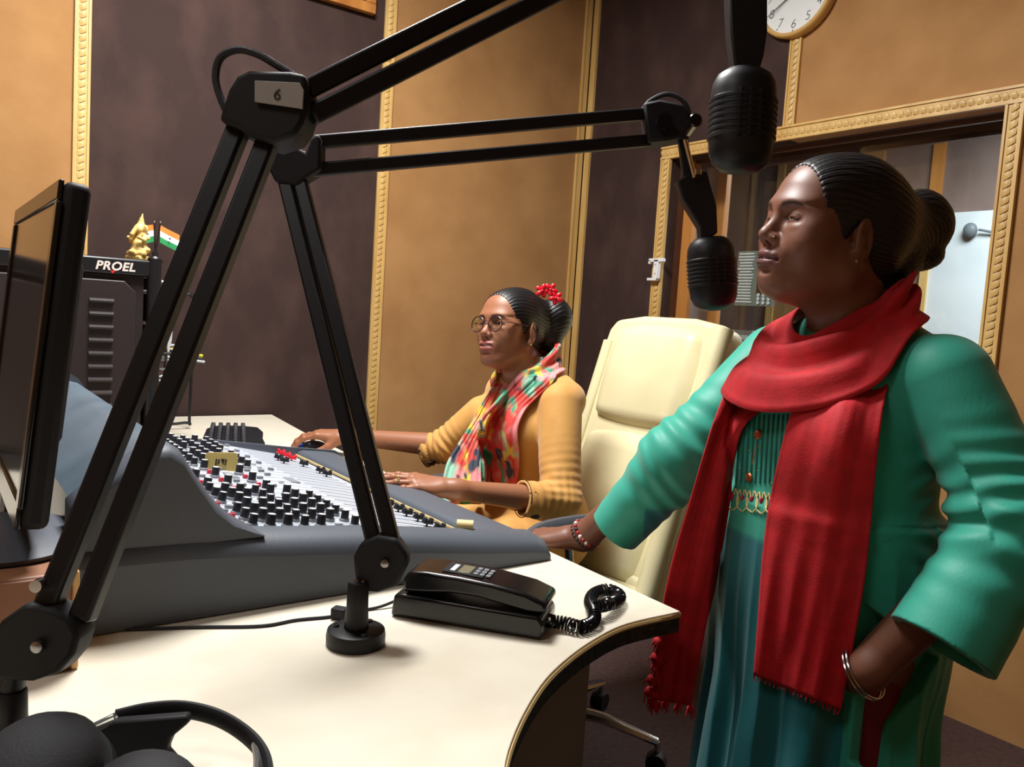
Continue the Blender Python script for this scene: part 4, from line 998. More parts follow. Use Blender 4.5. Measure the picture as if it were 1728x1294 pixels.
# ------------------------------------------------------------------ hand
def hand(F, w_, u, n, thumb, sc=1.0, curl=(.5, .5, .5, .5), spread=.10, th=(.3, .75, -.30), thc=.3, base_curl=.15):
    # wrist point, finger direction, back-of-hand normal, thumb side (+1/-1 along n x u)
    u = nrm(u); n = nrm(np.asarray(n, float)-u*(np.asarray(n, float)@u)); s = np.cross(n, u)*thumb; w_ = np.asarray(w_, float); tips = []
    def pt(a, b, c): return w_+(u*a+s*b+n*c)*sc
    F.ell(pt(.050, .0, -.003), np.array([.050, .036, .0145])*sc, .012*sc, np.stack([u, s, n], 1))
    F.cap(pt(-.02, 0, 0), pt(.02, 0, 0), .0225*sc, .022*sc, .02*sc)
    kn = [(.088, .029, .001), (.094, .0095, .003), (.089, -.0105, .002), (.079, -.0285, -.001)]
    ln = [(.041, .025, .020), (.046, .028, .021), (.042, .026, .020), (.033, .019, .018)]
    rd = [.0090, .0092, .0088, .0078]
    for i in range(4):
        k = pt(*kn[i]); F.cap(pt(.022, kn[i][1]*.55, 0), k, .0125*sc, rd[i]*1.15*sc, .014*sc)
        a = spread*(1.5-i); d = nrm(u*math.cos(a)+s*math.sin(a)); ang = base_curl; p = k; r = rd[i]*sc
        for j in range(3):
            ang += curl[i]*(.7 if j == 0 else 1.0 if j == 1 else .7); q = p+(d*math.cos(ang)-n*math.sin(ang))*ln[i][j]*sc
            F.cap(p, q, r, r*.90, .004*sc if j else .006*sc); F.ell(p, (r*1.07,)*3, .004*sc); p = q; r *= .90
        tips.append((p, d*math.cos(ang)-n*math.sin(ang), d*math.sin(ang)+n*math.cos(ang), r))
    t0 = pt(.018, .020, -.006); d = nrm(u*th[0]+s*th[1]+n*th[2]); p = t0+d*.040*sc; F.cap(t0, p, .0155*sc, .0125*sc, .014*sc)
    d2 = nrm(d+u*thc); q = p+d2*.033*sc; F.cap(p, q, .0112*sc, .0100*sc, .005*sc); d3 = nrm(d2+u*thc-n*.1); e = q+d3*.026*sc; F.cap(q, e, .0102*sc, .0080*sc, .004*sc)
    tips.append((e, d3, nrm(np.cross(np.cross(d3, n), d3)), .0082*sc))
    return tips
def nail_color(base, tips, nail):
    nail = np.array(lin(nail))
    def col(V, F_):
        C = base(V, F_)
        for p, d, nn, r in tips:
            q = V-p; a = q@d; b = q@nn; l = np.sqrt(np.maximum((q*q).sum(1)-a*a-b*b, 0)); w_ = ((a > -r*.9) & (a < r*1.1) & (b > r*.45) & (l < r*.72)).astype(float); C = C*(1-w_[:, None])+nail*w_[:, None]
        return C
    return col
mat('skin', (150, 96, 70), .46, attr=True, bump=(260, .12, .0006), sss=.0, spec=.42)
mat('eye_white', (225, 218, 210), .15); mat('iris', (46, 28, 20), .12); mat('pupil', (8, 7, 7), .1)
mat('hair', (17, 15, 17), .42, bump=(160, .5, .001), stretch=(1, 1, 1), spec=.5)
# figurine
def figurine():
    b0 = np.array([.495, 2.44, 1.2885]); t = thing('figurine', b0, 'small pale gold seated figurine with a pointed crown on top of the rack', 'figurine')
    F = Field(); F.frame(b0, Rz(2.0)@np.eye(3), 1.0)
    F.ell((0, 0, .030), (.030, .024, .012), .006); F.cap((-.028, .012, .018), (.01, .018, .016), .010, .009, .006); F.cap((.028, .012, .018), (-.01, .018, .016), .010, .009, .006)
    F.ell((0, .004, .042), (.021, .019, .021), .006); F.ell((0, 0, .066), (.018, .014, .014), .008); F.ell((0, .006, .086), (.0145, .014, .0145), .005)
    for s in (-1, 1):
        F.ell((s*.019, 0, .086), (.011, .004, .013), .003); F.cap((s*.018, 0, .070), (s*.030, .010, .056), .006, .005, .004); F.cap((s*.030, .010, .056), (s*.022, .022, .062), .005, .005, .004)
        F.cap((s*.016, 0, .070), (s*.027, -.004, .062), .006, .005, .004)
    F.chain([(0, .019, .082), (0, .027, .070), (.004, .028, .056), (.010, .026, .049)], [.0065, .0055, .0045, .004], .003)
    F.cap((0, 0, .098), (0, -.001, .112), .011, .006, .004); F.cap((0, -.001, .112), (0, -.004, .130), .0055, .0012, .003)
    F.ell((.0, .024, .022), (.012, .01, .008), .004)
    organic('figure', F, b0+[-.06, -.06, -.004], b0+[.06, .06, .135], .0018, 'figurine', t)
    MB().prism([(-.032, -.026), (.032, -.026), (.032, .026), (-.032, .026)], b0, (math.cos(2.0), math.sin(2.0), 0), (-math.sin(2.0), math.cos(2.0), 0), .012).build('plinth', 'figurine', t, bevel=.003)
figurine()
# ================================================================== cloth helpers
def push_out(F, P, gap, it=3):
    for _ in range(it):
        d = F(P); m = d < gap
        if not m.any(): break
        g = F.normal(P[m]); g /= np.linalg.norm(g, axis=1)[:, None]+1e-9; P[m] += g*(gap-d[m])[:, None]
    return P
def hits(F, px, d0, d1):                  # depth at which the sight line of a pixel meets a field (nan where it passes by)
    px = np.asarray(px, float); r = CX*((px[:, :1]-864)/FPX)-CU*((px[:, 1:]-647)/FPX)+CF; L = np.linalg.norm(r, axis=1); t = np.full(len(px), d0)
    for _ in range(36):
        d = F(CAM+r*t[:, None]); t = np.where(t < d1, t+np.maximum(d, -.02)*.85/L, t)
    return np.where((t < d1) & (np.abs(d) < .004), t, np.nan)
def drape(name, left, right, F, d0, d1, fall, mt, parent, nu=26, nv=60, gap=.012, folds=((3, .006, 0.), (7, .003, 1.)), th=.004, twist=0., fall2=None):
    # cloth panel between two edge lines given in the photo, laid on the field F; 'fall' is the depth of the parts that hang free
    Lp, Rp = spline(left, 12), spline(right, 12)
    def rs(P, n):
        s = np.r_[0, np.cumsum(np.linalg.norm(np.diff(P, axis=0), axis=1))]; q = np.linspace(0, s[-1], n); return np.stack([np.interp(q, s, P[:, k]) for k in (0, 1)], 1)
    A, B_ = rs(Lp, nv), rs(Rp, nv); U = np.linspace(0, 1, nu)
    px = A[:, None]*(1-U)[None, :, None]+B_[:, None]*U[None, :, None]; T_ = hits(F, px.reshape(-1, 2), d0, d1).reshape(nv, nu)
    fl = fall if np.ndim(fall) else [fall, fall]
    base = np.linspace(fl[0], fl[-1], nv)[:, None]+np.zeros((1, nu))
    T_ = np.where(np.isnan(T_), base, np.minimum(T_-gap, base+.25))
    for _ in range(14):                  # relax so the cloth bridges hollows instead of diving into them
        Q = np.pad(T_, 1, mode='edge'); T_ = np.minimum(T_, (Q[:-2, 1:-1]+Q[2:, 1:-1]+Q[1:-1, :-2]+Q[1:-1, 2:])/4+.0006)
    V_ = np.linspace(0, 1, nv)[:, None]; T_ = T_+.05*np.clip(1-V_/.14, 0, 1)       # the top tucks in under the loop
    for n, a, ph in folds: T_ = T_-a*(.5+.5*np.sin(2*PI*n*(U[None]+twist*V_)+ph+.8*np.sin(3*V_+n)))*(.55+.45*np.sin(V_*4+n))
    r = CX*((px[..., :1]-864)/FPX)-CU*((px[..., 1:]-647)/FPX)+CF; G = CAM+r*T_[..., None]
    o = MB().grid(G).build(name, mt, parent, solid=th, off=-1 if False else 0, ang=180); return o, G
def cowl(name, N, f, keys, F, mt, parent, nphi=96, nt=22, fold=(5, 9, .007), th=.004, gap=.010, phi0=0, span=2*PI, lean=0):
    # scarf round a neck: keys = (angle from the front, inner radius, top z, outer radius, bottom z)
    K = np.array(sorted(keys)); ph = np.linspace(phi0, phi0+span, nphi, endpoint=span < 2*PI-.01)
    kk = np.vstack([K[-2:]-[2*PI, 0, 0, 0, 0], K, K[:2]+[2*PI, 0, 0, 0, 0]])
    fi = np.linspace(-PI, PI, 361); ker = np.hanning(61); ker /= ker.sum()
    def sm(c):
        v = np.interp(fi, kk[:, 0], kk[:, c]); v = np.convolve(np.r_[v[-61:-1], v, v[1:61]], ker, 'same')[60:-60]; return np.interp(np.mod(ph+PI, 2*PI)-PI, fi, v)
    ri, zi, ro, zo = [sm(c) for c in (1, 2, 3, 4)]
    l = np.array([-f[1], f[0], 0]); t = np.linspace(0, 1, nt); G = np.zeros((nphi, nt, 3))
    for i, a in enumerate(ph):
        d = f*math.cos(a)+l*math.sin(a)
        rr = ri[i]+(ro[i]-ri[i])*t**.8; zz = zi[i]+(zo[i]-zi[i])*t**1.5; bul = .018*np.sin(PI*t)
        w_ = fold[2]*(np.sin(fold[0]*a+fold[1]*t*PI)+.5*np.sin(3*fold[0]*a-fold[1]*.9*t*PI+1))*np.sin(PI*np.clip(t*.9+.08, 0, 1))
        G[i] = N*np.array([1, 1, 0])+d*(rr+w_*.6)[:, None]+np.array([0, 0, 1])*(zz+bul+w_)[:, None]
    P = push_out(F, G.reshape(-1, 3).copy(), gap).reshape(G.shape)
    return MB().grid(P, cu=span > 2*PI-.01).build(name, mt, parent, solid=th, off=0, ang=180)
mat('teal_silk', (44, 158, 138), .55, spec=.35, attr=True, bump=(240, .25, .001), stretch=(1, 1, .15), sheen=.2)
mat('teal_yoke', (34, 118, 112), .6, bump=(300, .5, .002))
mat('red_scarf', (200, 14, 30), .75, var=((184, 10, 24), 40, 4, .4, .6), bump=(260, .4, .001), sheen=.05)
mat('maroon', (110, 14, 34), .6); mat('mustard', (206, 152, 76), .72, bump=(240, .35, .001), sheen=.2, var=((194, 138, 64), 14, 5, .4, .7))
mat('copper', (190, 110, 70), .3, metal=.7); mat('cream_thread', (226, 206, 140), .6); mat('pink_thread', (190, 28, 70), .6)
mat('bead_white', (235, 220, 215), .3); mat('bead_red', (170, 50, 50), .3); mat('bead_dark', (60, 46, 44), .4)
mat('specs', (66, 26, 34), .3); mat('red_flower', (214, 20, 40), .3); mat('dark_thread', (50, 34, 26), .6)
# scarf print of the seated woman
def print_mat():
    m = mat('print_scarf', (214, 64, 52), .75, bump=(260, .4, .001)); nt = m.node_tree; L = nt.links.new; b = nt.nodes['Principled BSDF']
    tc = nt.nodes.new('ShaderNodeTexCoord'); cur = None
    for sc_, c, lo, hi in ((9, (228, 148, 150),   .48, .60), (11, (70, 150, 120), .535, .615), (13, (226, 196, 70), .565, .635), (10, (150, 206, 180), .56, .66), (16, (56, 62, 78), .61, .67)):
        mp = nt.nodes.new('ShaderNodeMapping'); mp.inputs['Scale'].default_value = (1.3, 1.3, .75); mp.inputs['Location'].default_value = (sc_*1.7, sc_*.6, sc_); L(tc.outputs['Object'], mp.inputs[0])
        n = nt.nodes.new('ShaderNodeTexNoise'); n.inputs['Scale'].default_value = sc_*1.25; n.inputs['Detail'].default_value = 2; n.inputs['Distortion'].default_value = .4; L(mp.outputs[0], n.inputs[0])
        r = nt.nodes.new('ShaderNodeMapRange'); r.inputs[1].default_value = lo; r.inputs[2].default_value = hi; L(n.outputs[0], r.inputs[0])
        mx = nt.nodes.new('ShaderNodeMix'); mx.data_type = 'RGBA'; L(r.outputs[0], mx.inputs[0])
        if cur is None: mx.inputs[6].default_value = (*lin((214, 66, 58)), 1)
        else: L(cur, mx.inputs[6])
        mx.inputs[7].default_value = (*lin(c), 1); cur = mx.outputs[2]
    L(cur, b.inputs['Base Color'])
print_mat()
# ================================================================== standing woman
W1 = thing('person', (1.235, .735, 0), 'standing woman in teal kurta and red scarf leaning one hand on the desk', 'person')
Hd = dict(o=at(1399, 392, 1.30), R=rot_ypr(math.radians(157), math.radians(8), math.radians(-4)), sc=1.06)
an = math.radians(168); f1 = np.array([math.cos(an), math.sin(an), 0]); l1 = np.array([-f1[1], f1[0], 0]); R1 = np.stack([l1, f1, np.array([0, 0, 1.])], 1); o1 = np.array([1.245, .742, 0])
def b1(x, y, z): return o1+R1@np.array([x, y, z])
SL, SR = b1(.172, -.012, 1.146), b1(-.172, -.005, 1.150)
EL, CL = at(1714, 885, 1.11), at(1596, 1080, 1.09)
ER, CR, WR = at(1142, 778, 1.46), at(1044, 886, 1.53), at(983, 906, 1.565)
NB = at(1438, 555, 1.325)
# kurta
def torso1(skirt=True):
    F = Field(); F.frame(o1, R1)
    F.ell((0, -.005, 1.075), (.168, .112, .165), .03); F.cap((-.155, -.015, 1.150), (0, -.015, 1.188), .052, .056, .06); F.cap((.155, -.015, 1.150), (0, -.015, 1.188), .052, .056, .06)
    for s in (-1, 1): F.ell((s*.072, .082, 1.035), (.078, .066, .078), .05)
    F.ell((0, .014, .91), (.164, .136, .18), .09); F.ell((0, -.012, .74), (.196, .168, .22), .09)
    if skirt:
        def sk(P):
            x, y, z = P.T; w_ = np.clip(.90-z, 0, 1); rx = .172+.060*w_; ry = .150+.06*w_; yy = y-.0
            ph = np.arctan2(yy/ry, x/rx); r = np.sqrt((x/rx)**2+(yy/ry)**2)
            am = np.clip((.90-z)/.22, 0, 1); fo = (1-2*np.abs(np.sin(ph*15+1.2*np.sin(ph*4))))*.010*am*np.clip((1.2-am), .3, 1)+np.sin(ph*13+.9+z*2)*.012*am*np.clip((.85-z)/.3, 0, 1)
            d = (r-1)*np.minimum(rx, ry)-fo
            return np.maximum(d, np.maximum(z-.905, .10-z))
        F.fn(sk, (0, 0, .48), .48, .05)
    F.T = None
    return F
T1 = torso1(); T0 = torso1(False); K = torso1()
tW = hits(T1, [(1440, 1142)], .9, 1.6)[0]; tW = 1.13 if np.isnan(tW) else tW

WL = at(1464, 1130, tW-.022)
F = Field(); head(F, **Hd, lid=.05, plump=1.10, mouth=.0, chin=.007)
hp_ = lambda x, y, z: Hd['o']+Hd['R']@np.array([x, y, z])*Hd['sc']
F.cap(hp_(0, -.028, -.05), NB, .060, .064, .035)
F.cap(SL, SR, .045, .045, .05); F.frame(o1, R1); F.ell((0, 0, 1.06), (.145, .090, .16), .05); F.ell((0, 0, .85), (.13, .10, .16), .08); F.ell((0, -.01, .72), (.16, .12, .13), .08)
for s in (-1, 1): F.cap((s*.085, 0, .68), (s*.075, .01, .40), .085, .058, .05); F.cap((s*.075, .01, .40), (s*.075, -.01, .08), .055, .036, .03); F.ell((s*.078, .045, .035), (.036, .095, .033), .03)
F.T = None
F.chain([SL, EL, WL], [.045, .042, .030], .02); F.chain([SR, ER, WR], [.045, .038, .026], .02)
uR = nrm(at(925, 906, 1.60)-WR); tipsR = hand(F, WR+uR*.012, uR, (0, -.15, 1), -1, .98, (.35, .35, .35, .4), .12, (.5, .7, -.25), .3, .12)
uL = nrm(at(1420, 1150, tW+.30)-WL); tipsL = hand(F, WL+uL*.01, uL, nrm(-CF+np.array([.0, -.1, .2])), -1, .98, (.25, .25, .3, .3), .04, (1.0, .08, -.15), .1, .1)
fc = hp_(0, .085, -.02)
organic('body', F, o1+[-.62, -.62, -.01], o1+[.32, .72, 1.56], .005, 'skin', W1, regions=[[(hp_(0, 0, 0), .16), (WR+uR*.08, .13), (WL+uL*.06, .12)], [(fc, .085), (WR+uR*.09, .07)]],
        color=head_color(Hd['o'], Hd['R'], Hd['sc'], (122, 79, 61), (108, 64, 62), lid_=.05))
eyes(Hd['o'], Hd['R'], Hd['sc'], W1, (-.1, 1, -.35))
# hair and bun
F = Field(); F.frame(Hd['o'], Hd['R'], Hd['sc'])
F.ell((0, -.022, .040), (.0795, .0965, .0835), .01); F.ell((0, .028, .031), (.0705, .0675, .0735), .02); F.ell((0, -.050, .0), (.066, .062, .066), .03); F.cap((0, -.06, -.02), (0, -.055, -.065), .052, .045, .03)
for s in (-1, 1): F.ell((s*.064, .010, .012), (.012, .024, .028), .016)
F.ell((0, .118, -.030), (.092, .094, .128), .008, None, 's')
for s in (-1, 1): F.ell((s*.080, -.006, -.020), (.018, .022, .034), .008, None, 's')
F.T = None
bc = at(1551, 378, 1.37); bl = at(1548, 428, 1.37)
F.cap(hp_(0, -.08, .03), bc, .055, .045, .04); F.ell(bc, (.047, .047, .058), .02); F.ell(at(1508, 415, 1.36), (.052, .052, .062), .03); F.ell(at(1500, 452, 1.35), (.042, .042, .034), .02); F.ell(bl, (.042, .042, .030), .010)
F.ell(bc+(at(1600, 400, 1.37)-bc)*.2, (.046, .044, .050), .008)
def strands(P):
    q = (P-Hd['o'])@Hd['R']/Hd['sc']; a = np.arctan2(q[:, 0], q[:, 2]+.02); return .0004*np.sin(a*70+5*np.sin(q[:, 1]*25))+.0004*np.sin(a*150+q[:, 1]*40)
F.fn(strands, Hd['o'], .3, 0, 'd')
hr1 = organic('hair', F, Hd['o']-.17, Hd['o']+[.26, .2, .2], .0034, 'hair', W1, regions=[[(Hd['o'], .3)]])
def sleeve(K, S, E, C, r0, r1_, r2, k=.04, cuff=.03, ext=1.06):
    C = E+(C-E)*ext; K.fn(lambda P: smin(d_cap(P, S, E, r0, r1_), d_cap(P, E, C, r1_, r2), .045), (S+E+C)/3, .36, k)
    d = nrm(C-E); L = np.linalg.norm(C-E); R = np.stack(frame(d), 1)
    K.fn(lambda P: (P-C)@d, C+d*.1, .16, .003, 'cutend') if False else None
    return C, d
CLe, dL = sleeve(K, SL, EL, CL, .069, .064, .071, .014); CRe, dR = sleeve(K, SR, ER, CR, .066, .062, .052, .02)
def wr1(P):                               # creases of the sleeves, gathered at the elbows
    out = np.zeros(len(P))
    for S, E, C, am in ((SL, EL, CLe, .0036), (SR, ER, CRe, .0026)):
        for A, B_, w0 in ((S, E, .9), (E, C, .15)):
            ab = B_-A; L = np.linalg.norm(ab); t = (P-A)@ab/L/L; q = P-A-t[:, None]*ab; rad = np.sqrt((q*q).sum(1)); s_, u_, _ = frame(ab); ph = np.arctan2(q@u_, q@s_)
            w_ = np.exp(-((t-w0)/.38)**2)*np.clip((.115-rad)/.03, 0, 1)*np.clip((t+.25)/.3, 0, 1)*np.clip((1.15-t)/.25, 0, 1); out += am*w_*np.sin(t*L*150+2.2*np.sin(ph*1.5+t*4)+ph)
    q = (P-o1)@R1; out += .004*np.sin(q[:, 2]*40+q[:, 0]*60)*np.exp(-((q[:, 0]-.15)/.04)**2)*np.clip((q[:, 2]-.9)/.15, 0, 1)*np.clip((1.12-q[:, 2])/.1, 0, 1)
    return out
K.fn(wr1, o1+[0, 0, .98], .75, 0, 'd')
for C, d in ((CLe, dL), (CRe, dR)):       # open cuffs
    K.cap(C-d*.055, C+d*.08, (.055 if C is CLe else .038), (.056 if C is CLe else .040), .004, 's')
    s_, u_, _ = frame(d); K.box(C+d*.10, (.11, .11, .10), .001, .002, np.stack([s_, u_, d], 1), 's')
# neck opening and left side slit
K.cap(NB+[0, 0, .0], NB+[-.03, .01, .14], .068, .085, .006, 's')
ps = at(1472, 1225, hits(K, [(1472, 1225)], .9, 1.6)[0]); qs = (ps-o1)@R1; qa = math.atan2(qs[1], qs[0]); zt = (at(1472, 1188, 1.15)-o1)[2]
K.frame(o1, R1); K.box((qs[0], qs[1], zt-.30), (.035, .017, .30), .004, .004, Rz(qa), 's'); K.T = None
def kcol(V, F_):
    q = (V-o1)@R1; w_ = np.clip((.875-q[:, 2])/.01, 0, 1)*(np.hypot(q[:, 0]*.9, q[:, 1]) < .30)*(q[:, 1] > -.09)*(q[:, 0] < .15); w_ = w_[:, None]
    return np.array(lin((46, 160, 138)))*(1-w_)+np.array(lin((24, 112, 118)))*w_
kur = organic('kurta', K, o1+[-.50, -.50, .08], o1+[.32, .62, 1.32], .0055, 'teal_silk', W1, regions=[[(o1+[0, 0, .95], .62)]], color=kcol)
# trousers seen in the slit
F = Field(); F.frame(o1, R1)
for s in (-1, 1): F.cap((s*.090, .02, .66), (s*.085, 0, .12), .086, .07, .03)
F.T = None
organic('trousers', F, o1+[-.32, -.32, .06], o1+[.32, .32, .88], .008, 'maroon', W1)
# scarf: loop round the neck, two hanging ends
kf = [(-PI, .072, 1.280, .086, 1.250), (-2.2, .070, 1.268, .105, 1.238), (-PI/2, .068, 1.238, .160, 1.165), (-.75, .064, 1.196, .205, 1.095), (0, .060, 1.180, .190, 1.072), (.75, .060, 1.216, .160, 1.10), (PI/2, .064, 1.282, .124, 1.190), (2.2, .068, 1.300, .088, 1.256)]
sc1 = cowl('scarf', NB, f1, kf, T0, 'red_scarf', W1, gap=.017, fold=(1, 5.5, .0085))
tl_, G1 = drape('scarf_end', [(1395, 625), (1352, 662), (1334, 702), (1318, 760), (1300, 840), (1288, 930), (1280, 1040), (1272, 1138)], [(1512, 600), (1496, 660), (1486, 720), (1478, 790), (1470, 880), (1459, 980), (1440, 1090), (1419, 1198)], T1, .9, 1.6, (1.22, 1.19), 'red_scarf', sc1, nu=44, nv=80, folds=((1.9, .011, 0), (4.3, .0035, 1.3), (9, .0012, .4)), twist=.22)
tr_, G2 = drape('scarf_end', [(1232, 640), (1208, 700), (1186, 770), (1162, 850), (1138, 930), (1122, 1000), (1112, 1070), (1100, 1180)], [(1330, 670), (1262, 712), (1240, 770), (1233, 830), (1222, 900), (1206, 990), (1190, 1060), (1166, 1190)], T1, .9, 1.6, (1.34, 1.36), 'red_scarf', sc1, nu=26, nv=70, folds=((1.4, .012, .4), (3.1, .004, 0), (7.3, .0012, 1)), twist=.16)
def tuft(p, r, parent):
    b = MB(); b.ball(p, r, 8)
    for _ in range(9):
        d = nrm(rng.normal(size=3)+np.array([0, 0, -.8])); b.tube([p, p+d*r*1.2, p+d*r*1.5+[0, 0, -r*1.0]], [.0014, .0012, .0006], 4)
    b.build('tassel', 'red_scarf', parent)
for G in (G2,):
    for i in range(13):
        q = i/12; p = G[int(50+19*q), 0]+np.array([0, 0, -.002])+.004*rng.normal(size=3); tuft(p, .007+.003*rng.random(), sc1)
    for i in (0, 4, 9, 17, 25): tuft(G[-1, i]+[0, 0, -.004-.01*rng.random()], .005+.003*rng.random(), sc1)
for i in range(22):                       # frayed hem of the front end
    p = G1[-1, 2*i]; MB().tube([p, p+[.001*rng.normal(), .001*rng.normal(), -.003-.003*rng.random()], p+[.002*rng.normal(), .002*rng.normal(), -.007-.003*rng.random()]], [.0016, .0012, .0006], 4).build('fringe', 'red_scarf', sc1)
# yoke trims: embroidery band, buttons, sequins
def onKv(pts, lift=.001):
    t_ = hits(T1, pts, .95, 1.7); t_ = np.where(np.isnan(t_), 1.3, t_); return [at(x, y, t)-CF*lift for (x, y), t in zip(pts, t_)]
def onK(px, py, lift=.001): return onKv([(px, py)], lift)[0]
def surf_n(p): g = K.normal(np.array([p]))[0]; return nrm(g)
for i, x in enumerate(np.linspace(1240, 1336, 13)):
    pts = onKv([(x+(y-720)*-.06, y) for y in np.linspace(700, 815, 12)], .0006); MB().tube(pts, .0022, 6).build('pleat', 'teal_yoke', kur)
for x, y in ((1279, 733), (1264, 805)):
    p = onK(x, y, .003); MB().lathe([(.0075, 0), (.0082, .0015), (.006, .004), (.003, .003)], p, surf_n(p), 16).build('button', 'copper', kur)
MB().tube([onK(1278, 742), onK(1272, 770), onK(1266, 798)], .0012, 5).build('button_cord', 'copper', kur)
for i in range(5):
    x = 1236+16*i; y = 838+2*i
    p = onK(x, y, .002); MB().ball(p, (.0035, .0035, .0055), 10).build('embroidered_petal', 'pink_thread', kur)
    for sx in (-1, 1):
        a = onKv([(x+sx*1, y+22), (x+sx*8, y+14), (x+sx*9, y), (x+sx*4, y-14), (x+sx*2, y-4)], .003); MB().tube(spline(a, 5), .0013, 5).build('embroidered_leaf', 'cream_thread', kur)
for i in range(14):
    p = onK(1240+90*rng.random(), 715+100*rng.random(), .001); MB().lathe([(.0016, 0), (.0014, .0006)], p, surf_n(p), 8).build('sequin', 'gold', kur)
# bracelets, bangle, stud
def ring(name, c, d, r, n, br, mts, parent, ell=1.0):
    s_, u_, _ = frame(d)
    for i in range(n):
        q = 2*PI*i/n; MB().ball(c+(s_*math.cos(q)+u_*ell*math.sin(q))*r, br, 8).build(name, mts[i % len(mts)], parent)
dW = nrm(WR-ER); ring('bracelet_bead', WR-dW*.012, dW, .030, 22, .0042, ['bead_white', 'bead_red', 'bead_dark', 'bead_red'], W1); ring('bracelet_bead', WR-dW*.002, dW, .029, 24, .0036, ['bead_dark'], W1)
dF = nrm(WL-CL); s_, u_, _ = frame(dF); cB = WL+dF*.004
for k_ in (0, .006): MB().tube([cB+dF*k_+(s_*math.cos(q)+u_*math.sin(q))*.040 for q in np.linspace(0, 2*PI, 36, endpoint=False)], .0016, 6, closed=True).build('bangle', 'chrome', W1)
p = hp_(.080, -.003, -.043); MB().ball(p, .003, 10).build('ear_stud', 'gold', W1)
p = hp_(.019, .100, -.030); MB().ball(p, .0016, 8).build('nose_stud', 'gold', W1)
# ================================================================== seated woman
W2 = thing('person', (1.34, 1.72, 0), 'seated woman in mustard kurta, printed scarf and glasses with a hand on the mouse', 'person')
He = dict(o=at(862, 556, 2.18), R=rot_ypr(math.radians(191), math.radians(8), math.radians(4)), sc=.968)
hq = lambda x, y, z: He['o']+He['R']@np.array([x, y, z])*He['sc']
an = math.radians(186); f2 = np.array([math.cos(an), math.sin(an), 0]); l2 = np.array([-f2[1], f2[0], 0]); R2 = np.stack([l2, f2, np.array([0, 0, 1.])], 1)
N2 = at(893, 632, 2.205); o2 = np.array([N2[0]+.01, N2[1], 0])
S2L, S2R = at(945, 682, 2.10), at(815, 700, 2.30)
E2L, C2L, V2L = at(945, 846, 2.00), at(880, 841, 1.95), at(768, 826, 1.87)
E2R, C2R, V2R = at(752, 752, 2.34), at(716, 763, 2.36), at(592, 737, 2.40)
F = Field(); head(F, **He, lid=.45, smile=.8, plump=.91, mouth=.30, chin=.007)
F.cap(hq(0, -.028, -.05), N2, .048, .050, .03)
F.frame(o2, R2); F.cap((-.12, -.012, .995), (.12, -.012, .995), .036, .036, .05); F.ell((0, .0, .93), (.125, .085, .15), .05); F.ell((0, -.02, .74), (.115, .09, .15), .07); F.ell((0, -.05, .60), (.15, .12, .10), .07)
for s in (-1, 1): F.cap((s*.085, -.04, .59), (s*.085, .28, .57), .080, .058, .04); F.cap((s*.085, .28, .57), (s*.08, .24, .10), .056, .036, .03); F.ell((s*.08, .29, .035), (.034, .09, .03), .03)
F.T = None
F.chain([S2L, E2L, V2L], [.040, .036, .0225], .02); F.chain([S2R, E2R, V2R], [.040, .036, .0225], .02)
v2 = nrm(at(660, 806, 1.85)-V2L); t2L = hand(F, V2L+v2*.012, v2, (.05, -.30, 1), -1, .96, (.14, .14, .16, .18), .05, (.75, .55, -.25), .2, .04)
v3 = nrm(at(505, 729, 2.425)-V2R); t2R = hand(F, V2R+v3*.012, v3, (0, -.12, 1), 1, .96, (.42, .40, .40, .45), .07, (.75, .5, -.6), .3, -.02)
fc2 = hq(0, .085, -.02)
organic('body', F, o2+[-.72, -.40, -.01], o2+[.30, .75, 1.35], .005, 'skin', W2, regions=[[(hq(0, 0, 0), .15), (V2L+v2*.08, .13), (V2R+v3*.08, .13)], [(fc2, .08), (V2L+v2*.09, .08), (V2R+v3*.09, .07)]],
        color=nail_color(head_color(He['o'], He['R'], He['sc'], (150, 98, 70), (158, 92, 84)), t2L+t2R, (222, 160, 150)))
eyes(He['o'], He['R'], He['sc'], W2, (.0, 1, -.18))
tm = MB(); tm.ball((0, 0, 0), (.0175, .0075, .0040), 16, R=np.eye(3)); tm.v = [hq(0, .0895, -.0602)+(v@He['R'].T)*He['sc'] for v in tm.v]; tm.build('teeth', 'eye_white', W2)
# hair with a bun and a red flower clip
F = Field(); F.frame(He['o'], He['R'], He['sc'])
F.ell((0, -.022, .040), (.0785, .0955, .0830), .01); F.ell((0, .028, .031), (.0700, .0670, .0730), .02); F.ell((0, -.050, .0), (.064, .060, .066), .03); F.cap((0, -.06, -.02), (0, -.058, -.068), .046, .038, .03)
for s in (-1, 1): F.ell((s*.064, .008, .014), (.011, .022, .026), .016)
F.ell((0, .118, -.030), (.090, .096, .126), .008, None, 's')
for s in (-1, 1): F.ell((s*.080, -.008, -.022), (.020, .026, .034), .008, None, 's')
F.T = None
b2 = at(938, 538, 2.24); F.ell(b2, (.040, .040, .058), .012); F.ell(at(930, 570, 2.24), (.034, .034, .042), .012); F.cap(hq(0, -.07, .05), b2, .045, .04, .03)
def strands2(P):
    q = (P-He['o'])@He['R']/He['sc']; a = np.arctan2(q[:, 0], q[:, 2]+.02); return .0004*np.sin(a*70+5*np.sin(q[:, 1]*25))+.0003*np.sin(a*150+q[:, 1]*40)
F.fn(strands2, He['o'], .3, 0, 'd')
hr2 = organic('hair', F, He['o']-.16, He['o']+[.24, .2, .18], .0034, 'hair', W2, regions=[[(He['o'], .3)]])
fl = at(928, 494, 2.17); g = MB()
